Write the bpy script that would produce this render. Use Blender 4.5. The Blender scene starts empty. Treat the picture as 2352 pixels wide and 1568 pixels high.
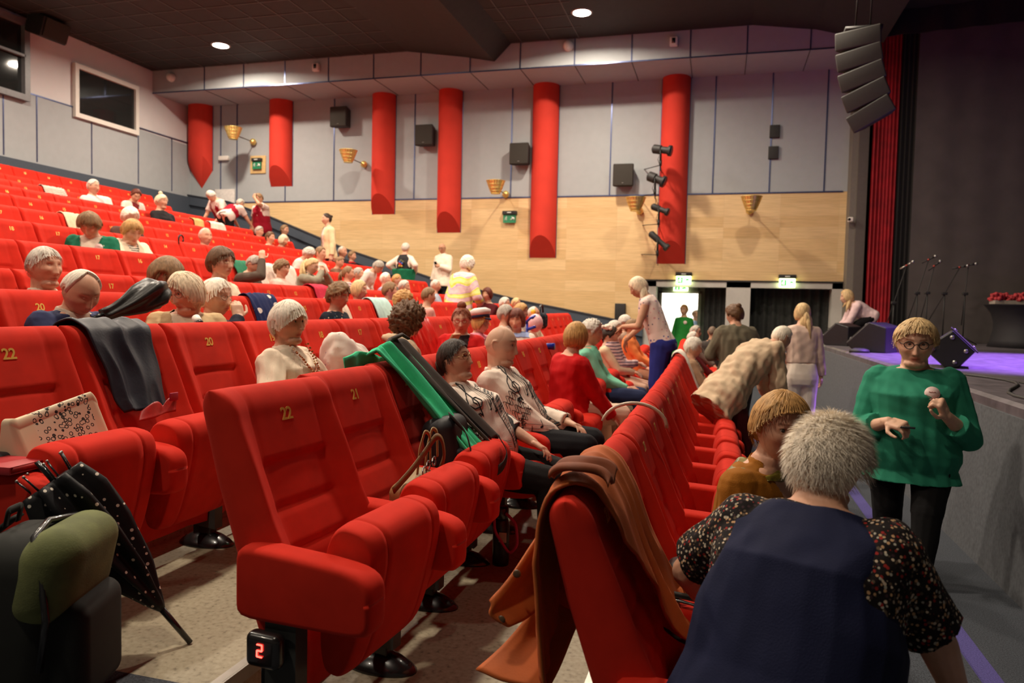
import bpy, bmesh, math, random
import numpy as np
from mathutils import Matrix, Vector, Euler

# ------------------------------------------------------------------ camera, world, exposure, lamps
SC = bpy.context.scene
COL = SC.collection
cd = bpy.data.cameras.new('camera'); CAM = bpy.data.objects.new('camera', cd); COL.objects.link(CAM); SC.camera = CAM
cd.sensor_fit = 'HORIZONTAL'; cd.sensor_width = 36.0; cd.lens = 36.0 * 1700 / 2352
cd.clip_start = 0.05; cd.clip_end = 100
def _cam():
    yaw, pitch, roll = map(math.radians, (15.65, 2.79, 1.29))
    F = Vector((-math.sin(yaw), math.cos(yaw), 0)); R = Vector((math.cos(yaw), math.sin(yaw), 0)); U = Vector((0, 0, 1))
    F, U = F*math.cos(pitch) - U*math.sin(pitch), U*math.cos(pitch) + F*math.sin(pitch)
    R, U = R*math.cos(roll) + U*math.sin(roll), U*math.cos(roll) - R*math.sin(roll)
    m = Matrix((R, U, -F)).transposed().to_4x4(); m.translation = Vector((0, 0, 1.55)); return m
CAM.matrix_world = _cam()
cd.dof.use_dof = True; cd.dof.focus_distance = 3.0; cd.dof.aperture_fstop = 3.4
W = bpy.data.worlds.new('world'); SC.world = W; W.use_nodes = True
W.node_tree.nodes['Background'].inputs[0].default_value = (1.0, .80, .62, 1); W.node_tree.nodes['Background'].inputs[1].default_value = .05
SC.view_settings.view_transform = 'Standard'; SC.view_settings.look = 'None'; SC.view_settings.gamma = 1; SC.view_settings.use_curve_mapping = False
SC.view_settings.exposure = 0.52
SC.cycles.use_denoising = True
SC.cycles.max_bounces = 6; SC.cycles.diffuse_bounces = 4; SC.cycles.glossy_bounces = 3; SC.cycles.transmission_bounces = 4
CEIL = 7.2
LAMPS = [(-10.94, 14.4), (-6.9, 12.4), (-2.76, 14.3), (-10.9, 9.6), (-6.9, 7.4), (-2.76, 9.4), (-10.9, 4.6), (-6.9, 2.6), (-2.76, 4.6), (-2.4, 0.2), (-6.9, -2.0), (0.6, 12.0), (0.9, 6.0), (1.0, 1.0)]
def lamp(kind, name, loc, power, color, size=.3, rot=(0, 0, 0), spread=None, **kw):
    l = bpy.data.lights.new(name, kind); o = bpy.data.objects.new(name, l); COL.objects.link(o)
    l.energy = power; l.color = color; o.location = loc; o.rotation_euler = rot
    if kind == 'AREA': l.shape = 'DISK'; l.size = size
    if kind == 'SPOT': l.shadow_soft_size = size; l.spot_size = spread; l.spot_blend = .5
    elif spread: l.spread = spread
    return o
WARM = (1.0, .85, .68)
for i, (x, y) in enumerate(LAMPS):
    p = (78 if y < 3 else 172) if x < .3 else 115
    lamp('AREA', 'downlight_glow', (x, y, CEIL - .06), p, WARM, .34, spread=math.radians(165))
def aim(o, t): o.rotation_euler = (Vector(t) - o.location).to_track_quat('-Z', 'Y').to_euler()
s = lamp('SPOT', 'stage_spotlight_glow', (5.2, 9.6, 6.4), 9000, (.36, .15, 1.0), .08, spread=math.radians(50)); aim(s, (3.9, 9.6, 1.0))
s = lamp('SPOT', 'stage_spotlight_glow', (3.4, 8.0, 6.2), 1100, (.28, .12, 1.0), .08, spread=math.radians(34)); aim(s, (3.2, 9.5, 1.0))
s = lamp('AREA', 'foyer_glow', (-1.0, 19.3, 2.5), 160, (1.0, .95, .85), 1.2)

# ------------------------------------------------------------------ helpers
rng = np.random.default_rng(7)
def tag(o, label=None, cat=None, group=None, kind=None):
    if label: o['label'] = label
    if cat: o['category'] = cat
    if group: o['group'] = group
    if kind: o['kind'] = kind
    return o
def empty(name, loc=(0, 0, 0), rz=0, label=None, cat=None, group=None):
    o = bpy.data.objects.new(name, None); COL.objects.link(o); o.location = loc; o.rotation_euler = (0, 0, rz); o.empty_display_size = .1
    return tag(o, label, cat, group)
class G:
    """collects geometry of ONE mesh object"""
    def __init__(s): s.v = []; s.f = []; s.m = []; s.n = 0
    def add(s, v, f, mi=0):
        v = np.asarray(v, float).reshape(-1, 3); s.v.append(v)
        s.f += [tuple(i + s.n for i in q) for q in f]; s.m += [mi]*len(f); s.n += len(v); return s
    def grid(s, P, mi=0, cu=False, cv=False, flip=False):
        P = np.asarray(P, float); a, b = P.shape[:2]; f = []
        for i in range(a if cu else a - 1):
            for j in range(b if cv else b - 1):
                q = (i*b + j, ((i+1) % a)*b + j, ((i+1) % a)*b + (j+1) % b, i*b + (j+1) % b)
                f.append(q[::-1] if flip else q)
        return s.add(P.reshape(-1, 3), f, mi)
    def loft(s, R, mi=0, caps=True):
        R = np.asarray(R, float); a, b = R.shape[:2]
        f = [(i*b + j, i*b + (j+1) % b, (i+1)*b + (j+1) % b, (i+1)*b + j) for i in range(a-1) for j in range(b)]
        if caps: f += [tuple(range(b))[::-1], tuple(range((a-1)*b, a*b))]
        return s.add(R.reshape(-1, 3), f, mi)
    def box(s, c, sz, mi=0, rot=None):
        c = np.array(c, float); h = np.array(sz, float)/2
        v = np.array([(x, y, z) for x in (-1, 1) for y in (-1, 1) for z in (-1, 1)], float)*h
        if rot is not None: v = v @ np.array(rot).T
        return s.add(v + c, [(0, 1, 3, 2), (4, 6, 7, 5), (0, 4, 5, 1), (2, 3, 7, 6), (0, 2, 6, 4), (1, 5, 7, 3)], mi)
    def rbox(s, c, sz, r=.02, k=3, mi=0, rot=None, fn=None):
        h = np.array(sz, float)/2; r = min(r, h.min()*.98); key = {}; V = []; F = []
        def ax(a):
            e = [h[a] - r + r*math.tan(math.pi/4*i/k) for i in range(k+1)]
            return [-t for t in e[::-1]] + e
        def vid(p):
            inn = np.clip(p, -(h-r), h-r); d = p - inn; L = np.linalg.norm(d)
            q = inn + (d/L*r if L > 1e-9 else 0); kk = tuple(np.round(q, 5))
            if kk not in key: key[kk] = len(V); V.append(q)
            return key[kk]
        for a in range(3):
            u, w = [i for i in range(3) if i != a]; U, Wd = ax(u), ax(w)
            for sg in (-1, 1):
                for i in range(len(U)-1):
                    for j in range(len(Wd)-1):
                        q = []
                        for (uu, ww) in ((U[i], Wd[j]), (U[i+1], Wd[j]), (U[i+1], Wd[j+1]), (U[i], Wd[j+1])):
                            p = np.zeros(3); p[a] = sg*h[a]; p[u] = uu; p[w] = ww; q.append(vid(p))
                        q = list(dict.fromkeys(q))
                        if len(q) > 2:
                            fl = (sg > 0) ^ (a == 1); F.append(tuple(q) if fl else tuple(q[::-1]))
        V = np.array(V)
        if fn is not None: V = fn(V)
        if rot is not None: V = V @ np.array(rot).T
        return s.add(V + np.array(c, float), F, mi)
    def tube(s, path, r, n=8, mi=0, caps=True, closed=False, flat=1.0, up=(0, 0, 1)):
        P = np.array(path, float); m = len(P); r = np.broadcast_to(np.array(r, float), (m,)); R = []
        for i in range(m):
            if closed: t = P[(i+1) % m] - P[i-1]
            else: t = P[min(i+1, m-1)] - P[max(i-1, 0)]
            t = t/(np.linalg.norm(t) + 1e-12); a = np.cross(t, up)
            if np.linalg.norm(a) < 1e-3: a = np.cross(t, (1, .01, 0))
            a /= np.linalg.norm(a); b = np.cross(a, t)
            th = np.arange(n)*2*math.pi/n
            R.append(P[i] + r[i]*(np.cos(th)[:, None]*a + flat*np.sin(th)[:, None]*b))
        R = np.array(R)
        if closed: return s.grid(R, mi, cu=True, cv=True)
        return s.loft(R[:, ::-1], mi, caps)
    def cap(s, p0, p1, r0, r1, n=12, mi=0, flat=1.0, up=(0, 0, 1), ends=(1, 1)):
        p0 = np.array(p0, float); p1 = np.array(p1, float); t = p1 - p0; L = np.linalg.norm(t); t = t/(L + 1e-9)
        ph = np.linspace(0, math.pi/2, 5)
        P = []; rr = []
        if ends[0]:
            for a in ph[::-1][:-1]: P.append(p0 - t*r0*math.sin(a)); rr.append(max(r0*math.cos(a), 1e-4))
        P.append(p0); rr.append(r0)
        P.append(p1); rr.append(r1)
        if ends[1]:
            for a in ph[1:]: P.append(p1 + t*r1*math.sin(a)); rr.append(max(r1*math.cos(a), 1e-4))
        return s.tube(P, rr, n, mi, True, False, flat, up)
    def ball(s, c, r, n=12, mi=0, rot=None):
        r = np.broadcast_to(np.array(r, float), (3,)); m = max(n//2, 4)
        th = np.linspace(.02, math.pi-.02, m+1); ph = np.arange(n)*2*math.pi/n
        P = np.stack([np.outer(np.sin(th), np.cos(ph)), np.outer(np.sin(th), np.sin(ph)), np.outer(np.cos(th), np.ones(n))], -1)*r
        if rot is not None: P = P @ np.array(rot).T
        return s.loft((P + np.array(c, float))[::-1], mi)
    def lathe(s, prof, n=20, c=(0, 0, 0), mi=0, rot=None, caps=True):
        ph = np.arange(n)*2*math.pi/n
        R = np.array([[(r*math.cos(a), r*math.sin(a), z) for a in ph] for r, z in prof])
        if rot is not None: R = R @ np.array(rot).T
        return s.loft(R + np.array(c, float), mi, caps)
    def prism(s, poly, a0, a1, axis=1, mi=0):
        """polygon in the two other axes, extruded along axis"""
        o = [i for i in range(3) if i != axis]; n = len(poly); V = []
        for t in (a0, a1):
            for q in poly:
                p = [0, 0, 0]; p[axis] = t; p[o[0]] = q[0]; p[o[1]] = q[1]; V.append(p)
        f = [tuple(range(n)), tuple(range(2*n-1, n-1, -1))] + [(i, n+i, n+(i+1) % n, (i+1) % n) for i in range(n)]
        return s.add(V, f, mi)
    def mesh(s, name):
        me = bpy.data.meshes.new(name)
        V = np.concatenate(s.v) if s.v else np.zeros((0, 3))
        me.from_pydata(V.tolist(), [], s.f); me.polygons.foreach_set('material_index', s.m); me.update(); return me
    def build(s, name, mats, parent=None, smooth=True, fix=True, loc=None, rz=None, angle=None):
        me = s.mesh(name)
        if fix:
            b = bmesh.new(); b.from_mesh(me); bmesh.ops.recalc_face_normals(b, faces=b.faces)
            if smooth and angle:
                for e in b.edges:
                    if len(e.link_faces) == 2 and e.calc_face_angle(0) > math.radians(angle): e.smooth = False
            b.to_mesh(me); b.free()
        me.polygons.foreach_set('use_smooth', [smooth]*len(me.polygons))
        for m in (mats if isinstance(mats, (list, tuple)) else [mats]): me.materials.append(m)
        return link(name, me, parent, loc, rz)
def link(name, data, parent=None, loc=None, rz=None):
    o = bpy.data.objects.new(name, data); COL.objects.link(o)
    if parent is not None: o.parent = parent
    if loc is not None: o.location = loc
    if rz is not None: o.rotation_euler = (0, 0, rz)
    return o
def copy_tree(o, parent=None):
    c = o.copy(); COL.objects.link(c)
    if parent is not None: c.parent = parent
    for ch in o.children: copy_tree(ch, c)
    return c
def rot(ax, deg):
    a = math.radians(deg); c, s = math.cos(a), math.sin(a)
    return np.array({'x': [[1, 0, 0], [0, c, -s], [0, s, c]], 'y': [[c, 0, s], [0, 1, 0], [-s, 0, c]], 'z': [[c, -s, 0], [s, c, 0], [0, 0, 1]]}[ax])
def wob(P, f, seed=0, n=5):
    """smooth pseudo noise in -1..1 at points P"""
    r = np.random.default_rng(seed); P = np.asarray(P, float); o = 0
    for i in range(n):
        d = r.normal(size=3); d /= np.linalg.norm(d); o = o + np.sin(P @ d*f*r.uniform(.6, 1.5) + r.uniform(0, 6.28))
    return o/n**.5/1.4
_mats = {}
def M(name, col, rough=.6, metal=0, var=.10, vs=18, bump=0, bs=120, sheen=0, coat=0, tint=False, stretch=None, emit=None, es=1, spec=.5, ramp=None, sss=0):
    if name in _mats: return _mats[name]
    m = bpy.data.materials.new(name); m.use_nodes = True; nt = m.node_tree; N = nt.nodes; L = nt.links; b = N['Principled BSDF']
    b.inputs['Roughness'].default_value = rough; b.inputs['Metallic'].default_value = metal; b.inputs['Specular IOR Level'].default_value = spec
    if sheen: b.inputs['Sheen Weight'].default_value = sheen; b.inputs['Sheen Roughness'].default_value = .45; b.inputs['Sheen Tint'].default_value = (*[min(1, c*1.5 + .12) for c in col], 1)
    if coat: b.inputs['Coat Weight'].default_value = coat
    if sss: b.inputs['Subsurface Weight'].default_value = sss; b.inputs['Subsurface Radius'].default_value = (.012, .005, .003); b.inputs['Subsurface Scale'].default_value = 1
    tc = N.new('ShaderNodeTexCoord'); vec = tc.outputs['Object']
    if stretch:
        mp = N.new('ShaderNodeMapping'); mp.inputs['Scale'].default_value = stretch; L.new(vec, mp.inputs[0]); vec = mp.outputs[0]
    nz = N.new('ShaderNodeTexNoise'); nz.inputs['Scale'].default_value = vs; nz.inputs['Detail'].default_value = 4; L.new(vec, nz.inputs['Vector'])
    cr = N.new('ShaderNodeValToRGB'); e = cr.color_ramp.elements
    if ramp:
        e[0].position = ramp[0][0]; e[0].color = (*ramp[0][1], 1); e[1].position = ramp[1][0]; e[1].color = (*ramp[1][1], 1)
        for p, c in ramp[2:]: q = e.new(p); q.color = (*c, 1)
    else:
        e[0].position = .3; e[1].position = .7
        e[0].color = (*[c*(1-var) for c in col], 1); e[1].color = (*[min(1, c*(1+var)) for c in col], 1)
    L.new(nz.outputs['Fac'], cr.inputs[0]); out = cr.outputs[0]
    if tint:
        at = N.new('ShaderNodeAttribute'); at.attribute_name = 'tint'
        mx = N.new('ShaderNodeMix'); mx.data_type = 'RGBA'; mx.blend_type = 'MULTIPLY'; mx.inputs[0].default_value = 1
        L.new(out, mx.inputs[6]); L.new(at.outputs['Color'], mx.inputs[7]); out = mx.outputs[2]
    L.new(out, b.inputs['Base Color'])
    if bump:
        n2 = N.new('ShaderNodeTexNoise'); n2.inputs['Scale'].default_value = bs; n2.inputs['Detail'].default_value = 3; L.new(vec, n2.inputs['Vector'])
        bp = N.new('ShaderNodeBump'); bp.inputs['Strength'].default_value = bump; bp.inputs['Distance'].default_value = .004; L.new(n2.outputs['Fac'], bp.inputs['Height']); L.new(bp.outputs[0], b.inputs['Normal'])
    if emit: b.inputs['Emission Color'].default_value = (*emit, 1); b.inputs['Emission Strength'].default_value = es
    _mats[name] = m; return m
def S(r, g, b):
    f = lambda c: (c/12.92 if c <= .04045 else ((c+.055)/1.055)**2.4); return tuple(f(c/255) for c in (r, g, b))
RED = M('seat_plush', (.60, .024, .011), .85, var=.10, vs=9, bump=.12, bs=900, sheen=.06, spec=.15)
REDB = M('column_red', (.60, .045, .028), .8, var=.05, vs=3, bump=.05, bs=300, spec=.2)
BLACK = M('black_metal', (.012, .012, .013), .25, var=.2, coat=.3)
GREYM = M('grey_plate', (.055, .058, .055), .45, var=.1)
GOLD = M('gold_foil', (.80, .47, .09), .4, metal=.25, var=.1)
BRASS = M('brass', (.82, .62, .20), .36, metal=.75, var=.2, vs=40)
MATB = M('matt_black', (.018, .017, .016), .6, var=.15)
WHITEP = M('white_plastic', (.75, .72, .66), .4, var=.03)
CARPET = M('carpet_blue_grey', (.065, .072, .085), .95, var=.45, vs=160, bump=.4, bs=500, spec=.1)
LINO = M('lino_beige', (.40, .34, .23), .55, vs=55, bump=.03, bs=200, ramp=[(.28, (.16, .135, .085)), (.42, (.30, .262, .172)), (.62, (.35, .308, .21)), (.8, (.41, .36, .25))])
DADO = M('dado_blue', (.055, .070, .095), .75, var=.12, vs=60)
STRIP = M('carpet_violet', (.10, .085, .26), .95, var=.3, vs=160, bump=.3, bs=500, spec=.1)

# ------------------------------------------------------------------ the setting
XN = [-.30, -1.42, -2.50, -3.64, -4.72, -5.79, -6.90, -8.00, -9.05, -10.10, -11.15, -12.25, -13.00]   # head-rest line of every row
FL = [.025, .25, .40, .55, .70, .99, 1.28, 1.56, 1.85, 2.125, 2.39, 2.675, 2.98]                      # floor level of every row
WY, SY, BX, RX = 17.0, 15.65, -13.88, 2.5
def rowx(k, Y):
    x = XN[k] - .0022*max(0, Y - 3)**2
    return x
def struct(g, name, mats, **kw):
    o = g.build(name, mats, **kw); o['kind'] = 'structure'; return o
NOSE = M('nosing_metal', (.42, .40, .36), .35, metal=.9, var=.1)
g = G()
g.box((.2, 7, -.1), (9, 26, .2), 0)
g.box((.41, 7, .015), (1.38, 26, .03), 0)
g.box((1.155, 7, .002), (.11, 26, .008), 1)
g.box((3.5, 7, -.1), (3.8, 26, .19), 0)
NOSX = [XN[k-1] + .02 - (.10 if k == 1 else 0) for k in range(1, 13)]
for k in range(1, 13):
    x1 = NOSX[k-1]; x0 = BX - .1; z = FL[k]; zb = FL[k] - .6
    for y0, y1, mi in ((-6, 1.82, 0), (1.82, 15.15, 2), (15.15, WY, 0)):
        g.box(((x0+x1)/2, (y0+y1)/2, (z+zb)/2), (x1-x0, y1-y0, z-zb), mi)
    g.box((x1 + .004, 8.5, z - .018), (.012, 13.4, .045), 3)
    g.box((x1 - .012, 8.5, z + .002), (.03, 13.4, .006), 3)
struct(g, 'floor', [CARPET, STRIP, LINO, NOSE], smooth=False)
# far side wall: wood below, grey panels above, blue metal joints
def woodmat():
    m = bpy.data.materials.new('maple_boards'); m.use_nodes = True; nt = m.node_tree; N = nt.nodes; L = nt.links; b = N['Principled BSDF']
    tc = N.new('ShaderNodeTexCoord'); sp = N.new('ShaderNodeSeparateXYZ'); L.new(tc.outputs['Object'], sp.inputs[0])
    cb = N.new('ShaderNodeCombineXYZ'); L.new(sp.outputs[0], cb.inputs[0]); L.new(sp.outputs[2], cb.inputs[1])
    bt = N.new('ShaderNodeTexBrick'); L.new(cb.outputs[0], bt.inputs['Vector']); bt.offset = .0; bt.squash = 1
    bt.inputs['Brick Width'].default_value = 1.17; bt.inputs['Row Height'].default_value = .24; bt.inputs['Mortar Size'].default_value = .003; bt.inputs['Scale'].default_value = 1
    bt.inputs['Color1'].default_value = (.76, .54, .28, 1); bt.inputs['Color2'].default_value = (.63, .41, .18, 1); bt.inputs['Mortar'].default_value = (.66, .46, .24, 1); bt.inputs['Bias'].default_value = -.25
    mp = N.new('ShaderNodeMapping'); mp.inputs['Scale'].default_value = (1.2, 1, 26); L.new(tc.outputs['Object'], mp.inputs[0])
    nz = N.new('ShaderNodeTexNoise'); nz.inputs['Scale'].default_value = 2.5; nz.inputs['Detail'].default_value = 6; L.new(mp.outputs[0], nz.inputs['Vector'])
    cr = N.new('ShaderNodeValToRGB'); cr.color_ramp.elements[0].color = (.82, .80, .76, 1); cr.color_ramp.elements[1].color = (1.08, 1.08, 1.08, 1); cr.color_ramp.elements[0].position = .3; cr.color_ramp.elements[1].position = .7
    L.new(nz.outputs['Fac'], cr.inputs[0]); mx = N.new('ShaderNodeMix'); mx.data_type = 'RGBA'; mx.blend_type = 'MULTIPLY'; mx.inputs[0].default_value = .8
    L.new(bt.outputs['Color'], mx.inputs[6]); L.new(cr.outputs[0], mx.inputs[7]); L.new(mx.outputs[2], b.inputs['Base Color']); b.inputs['Roughness'].default_value = .42
    return m
WOOD = woodmat()
GREYP = M('wall_panel_grey', (.36, .385, .40), .8, var=.03, vs=6, bump=.03, bs=400)
JOINT = M('joint_blue', (.09, .11, .22), .3, metal=.7, var=.1)
WHITEW = M('wall_white', (.66, .63, .63), .8, var=.02, vs=4)
DZ = [(-13.88, 4.32), (-12.6, 4.12), (-11.37, 3.72), (-9.12, 2.87), (-6.75, 2.16), (-4.53, 1.67), (-3.58, 1.51), (-2.05, 1.24), (-1.68, 1.17)]
g = G()
DZc = [(-12.5, 4.08)] + DZ[2:]
for (xa, za), (xb, zb) in zip(DZc[:-1], DZc[1:]): g.prism([(xa, za), (xb, zb), (xb, 4.10), (xa, 4.10)], WY, WY + .1, 1, 0)
g.prism([(-1.68, 2.2), (RX, 2.2), (RX, 4.10), (-1.68, 4.10)], WY, WY + .1, 1, 0)
g.prism([(-13.88, 4.10), (RX, 4.10), (RX, 7.3), (-13.88, 7.3)], WY, WY + .1, 1, 1)
for x in (-12.9, -12.4, -10.95, -9.55, -7.35, -4.88, -2.53, -.26, .92, 2.02): g.box((x, WY - .004, 5.38), (.028, .016, 2.56), 2)
g.box((-5.2, WY - .005, 4.10), (15.2, .02, .03), 2)
g.box((.40, WY - .006, 2.19), (4.2, .03, .035), 3)
struct(g, 'wall_far', [WOOD, GREYP, JOINT, MATB], smooth=False)
g = G()
low = [(x, z - (.34 if x < -2 else .3)) for x, z in DZ]
for i in range(len(DZ) - 1):
    (xa, za), (xb, zb) = DZ[i], DZ[i+1]
    g.prism([(xa, za), (xb, zb), (xb, zb - .26), (xa, za - .26)], WY - .10, WY + .02, 1, 0)
    g.prism([(xa, za + .012), (xb, zb + .012), (xb, zb - .02), (xa, za - .02)], WY - .12, WY, 1, 1)
    g.prism([(xa, za - .26), (xb, zb - .26), (xb, zb - 2.4), (xa, za - 2.4)], WY - .04, WY + .02, 1, 0)
struct(g, 'trim_1', [DADO, M('trim_dark', (.03, .033, .045), .5)], smooth=False)
# soffit with fascia
g = G()
g.box(((BX+RX)/2, (SY+WY)/2 + .1, 6.95), (RX - BX, WY - SY + .2, .6), 0)
fj = [-12.35, -11.24, -10.11, -8.96, -7.81, -6.65, -5.48, -4.34, -3.15, -1.95, -.77, .33, 1.51]
for x in fj:
    g.box((x, SY - .003, 6.95), (.025, .014, .6), 1); g.box((x, (SY+WY)/2, 6.647), (.012, WY - SY, .012), 2)
g.box(((BX+RX)/2, SY, 6.65), (RX - BX, .02, .025), 1)
struct(g, 'ceiling_soffit', [GREYP, JOINT, M('soffit_gap', (.06, .06, .06), .8)], smooth=False)
CEILM = M('ceiling_black', (.022, .020, .018), .7, var=.15, vs=8)
g = G(); g.box((-5, 5, CEIL + .1), (26, 26, .2), 0)
for i in range(18): g.box((-13.6 + i*.62, 9.5, CEIL - .004), (.022, 13, .012), 1)
for j in range(21): g.box((-8.4, 3.2 + j*.62, CEIL - .004), (11, .022, .012), 1)
struct(g, 'ceiling', [CEILM, M('ceiling_grid', (.075, .07, .063), .5)], smooth=False)
g = G(); g.prism([(-7.0, CEIL), (-5.6, 6.98), (-4.92, 6.84), (-4.55, CEIL)], 4, SY - .01, 1)
g.prism([(.4, CEIL), (1.6, 7.02), (2.8, 6.68), (2.8, CEIL)], -4, SY - .01, 1)
struct(g, 'ceiling_beam', CEILM, smooth=False)
# back wall
g = G()
g.box((BX - .1, 6, 5.4), (.2, 26, 4.4), 0)
g.prism([(-6, 5.74), (12.2, 5.70), (17, 5.62), (17, 4.2), (-6, 4.2)], BX, BX + .02, 0, 1)
for y in (8.7, 10.3, 11.6, 12.35, 13.75, 15.15, 16.3): g.box((BX + .022, y, 5.0), (.012, .028, 1.36), 2)
g.box((BX + .022, 6, 5.69), (.012, 22, .028), 2)
g.prism([(-6, 4.36), (17, 4.26), (17, 2.4), (-6, 2.4)], BX, BX + .06, 0, 3)
struct(g, 'wall_back', [WHITEW, GREYP, JOINT, DADO], smooth=False)
def frame(name, y0, y1, z0, z1, b, t, mats, X=BX):
    g = G()
    for (cy, cz, sy, sz) in (((y0+y1)/2, z0, y1-y0+b, b), ((y0+y1)/2, z1, y1-y0+b, b), (y0, (z0+z1)/2, b, z1-z0-b), (y1, (z0+z1)/2, b, z1-z0-b)):
        g.box((X + t/2, cy, cz), (t, sy, sz), 0)
    return struct(g, name, mats, smooth=False)
GLASSD = M('booth_glass', (.015, .017, .017), .06, var=.1, spec=.6)
w1 = frame('window_1', 13.30, 15.05, 5.53, 6.60, .10, .10, WHITEP)
g = G(); g.box((BX + .03, 14.18, 6.06), (.02, 1.68, 1.0)); o = g.build('pane', GLASSD, w1, smooth=False)
w2 = frame('window_2', 8.6, 12.05, 5.55, 7.05, .12, .14, M('booth_frame', (.16, .16, .17), .4))
g = G(); g.box((BX + .03, 10.3, 6.3), (.02, 3.4, 1.45)); g.build('pane', GLASSD, w2, smooth=False)
g = G(); g.box((BX + .09, 11.35, 6.32), (.14, .10, 1.4)); g.build('mullion', M('booth_frame', (.16, .16, .17)), w2, smooth=False)
g = G(); g.box((BX + .1, 11.7, 6.38), (.08, .62, .05)); g.build('glazing_bar', M('booth_frame', (.16, .16, .17)), w2, smooth=False)
# foyer doorways
g = G(); DW = WHITEP
Z2 = 2.2
for x0, x1 in ((-1.68, -1.41), (.11, .62), (2.27, RX)): g.box(((x0+x1)/2, WY + .2, Z2/2), (x1-x0, .4, Z2), 0)
g.box((.41, WY + .2, 2.125), (4.18, .4, .15), 0)
struct(g, 'door_1', [M('door_surround', (.52, .50, .46), .6, var=.03)], smooth=False)
g = G()
yb = 18.3
g.box((-1.9, yb + .05, 1.3), (1.05, .1, 2.6), 0); g.box((.40, yb + .05, 1.3), (1.85, .1, 2.6), 0); g.box((-.95, yb + .05, 2.3), (.9, .1, .7), 0)
g.box((0, WY + 1.1, 2.6), (5, 1.9, .05), 0); g.box((-2.4, WY + 1.1, 1.3), (.1, 1.8, 2.6), 0)
g.box((0, WY + 1.9, -.05), (6, 4, .1), 2)
g.box((-1, 20.6, 1.5), (4.5, .1, 3), 1)
struct(g, 'wall_foyer', [M('lobby_grey', (.17, .16, .145), .6), M('foyer_white', (.80, .78, .72), .7), CARPET], smooth=False)
g = G(); g.box((-.48, yb - .02, 1.0), (.06, .06, 2.0)); g.box((-1.40, yb - .02, 1.0), (.06, .06, 2.0)); g.box((-.94, yb - .02, 1.96), (.98, .06, .06))
struct(g, 'door_2', [M('door_surround', (.52, .50, .46), .6, var=.03)], smooth=False)
def curtain(name, p0, p1, z0, z1, folds, amp, mat, label, cat='curtain', seg=None):
    p0 = np.array(p0, float); p1 = np.array(p1, float); d = p1 - p0; L = np.linalg.norm(d); d /= L; n = np.array((-d[1], d[0]))
    k = seg or folds*10; P = []
    for s_ in (0, .02):
        row = []
        for i in range(k + 1):
            t = i/k; a = amp*(math.sin(t*folds*2*math.pi) + .4*math.sin(t*folds*5.3 + 1)); q = p0 + d*L*t + n*(a + s_); row.append(q)
        P.append(row)
    g = G()
    for side in (0, 1):
        q = P[side]; g.grid([[(x, y, z) for x, y in q] for z in np.linspace(z0, z1, 6)])
    g.grid([[(x, y, z0) for x, y in P[0]], [(x, y, z0) for x, y in P[1]]]); g.grid([[(x, y, z1) for x, y in P[0]], [(x, y, z1) for x, y in P[1]]])
    return tag(g.build(name, mat), label, cat)
DCURT = M('curtain_charcoal', (.035, .036, .034), .9, var=.2)
curtain('curtain', (.62, 17.55), (2.3, 17.5), .02, 2.2, 9, .035, DCURT, 'charcoal drape filling the right doorway in the side wall')
curtain('curtain', (-.36, 17.62), (.14, 17.5), .02, 2.2, 4, .03, DCURT, 'charcoal drape at the right edge of the left doorway')
# stage
g = G(); Ys = np.linspace(-3, 16.9, 30)
ex = lambda y: 1.74 - .0022*max(0, y - 5)**2
ring = []
for y in Ys:
    e = ex(y); ring.append([(e - .14, y, 0), (e - .05, y, .96), (e + 8, y, .96), (e + 8, y, 0)])
g.loft(ring, 0)
ring = []
for y in Ys:
    e = ex(y); ring.append([(e - .03, y, .955), (e - .03, y, 1.015), (e, y, 1.035), (e + 8, y, 1.035), (e + 8, y, .955)])
g.loft(ring, 1)
struct(g, 'floor_stage', [M('stage_front_felt', (.085, .090, .10), .95, var=.2, vs=40, bump=.2, bs=300), M('stage_deck', (.10, .085, .095), .45, var=.35, vs=9)], smooth=False)
PILG = M('pillar_grey', (.17, .15, .125), .7, var=.05)
g = G(); g.box((2.54, 16.85, 3.6), (.12, .5, 7.2), 0); g.box((2.69, 16.62, 3.6), (.18, .2, 7.2), 1)
struct(g, 'wall_proscenium', [PILG, M('pillar_umber', (.10, .085, .075), .7, var=.05)], smooth=False)
RCURT = M('curtain_crimson', (.33, .006, .014), .75, var=.25, vs=5, sheen=.3)
VBLK = M('velvet_black', (.010, .009, .009), .95, var=.2)
curtain('stage_curtain', (2.80, 16.3), (3.24, 16.15), 1.04, 7.0, 7, .04, RCURT, 'dark red stage curtain gathered beside the grey pillar at the far side of the stage')
curtain('stage_drape', (3.23, 16.1), (3.50, 15.9), 1.04, 7.0, 4, .03, VBLK, 'black side drape just right of the red stage curtain', 'drape')
BACK = M('backdrop_grey', (.078, .065, .061), .9, var=.12, vs=3)
curtain('stage_backdrop', (3.45, 15.75), (9.0, 15.2), 1.04, 7.1, 9, .006, BACK, 'wide dark grey backdrop hanging behind the microphone stands', 'backdrop')
curtain('stage_valance', (2.75, 15.5), (9.0, 14.6), 6.75, 7.2, 12, .02, VBLK, 'black valance hanging along the top of the stage', 'drape')
g = G(); g.box((9.7, 7, 4), (.1, 22, 8)); g.box((6.2, 16.9, 4), (7, .1, 8)); struct(g, 'wall_stage', [VBLK], smooth=False)

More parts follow.
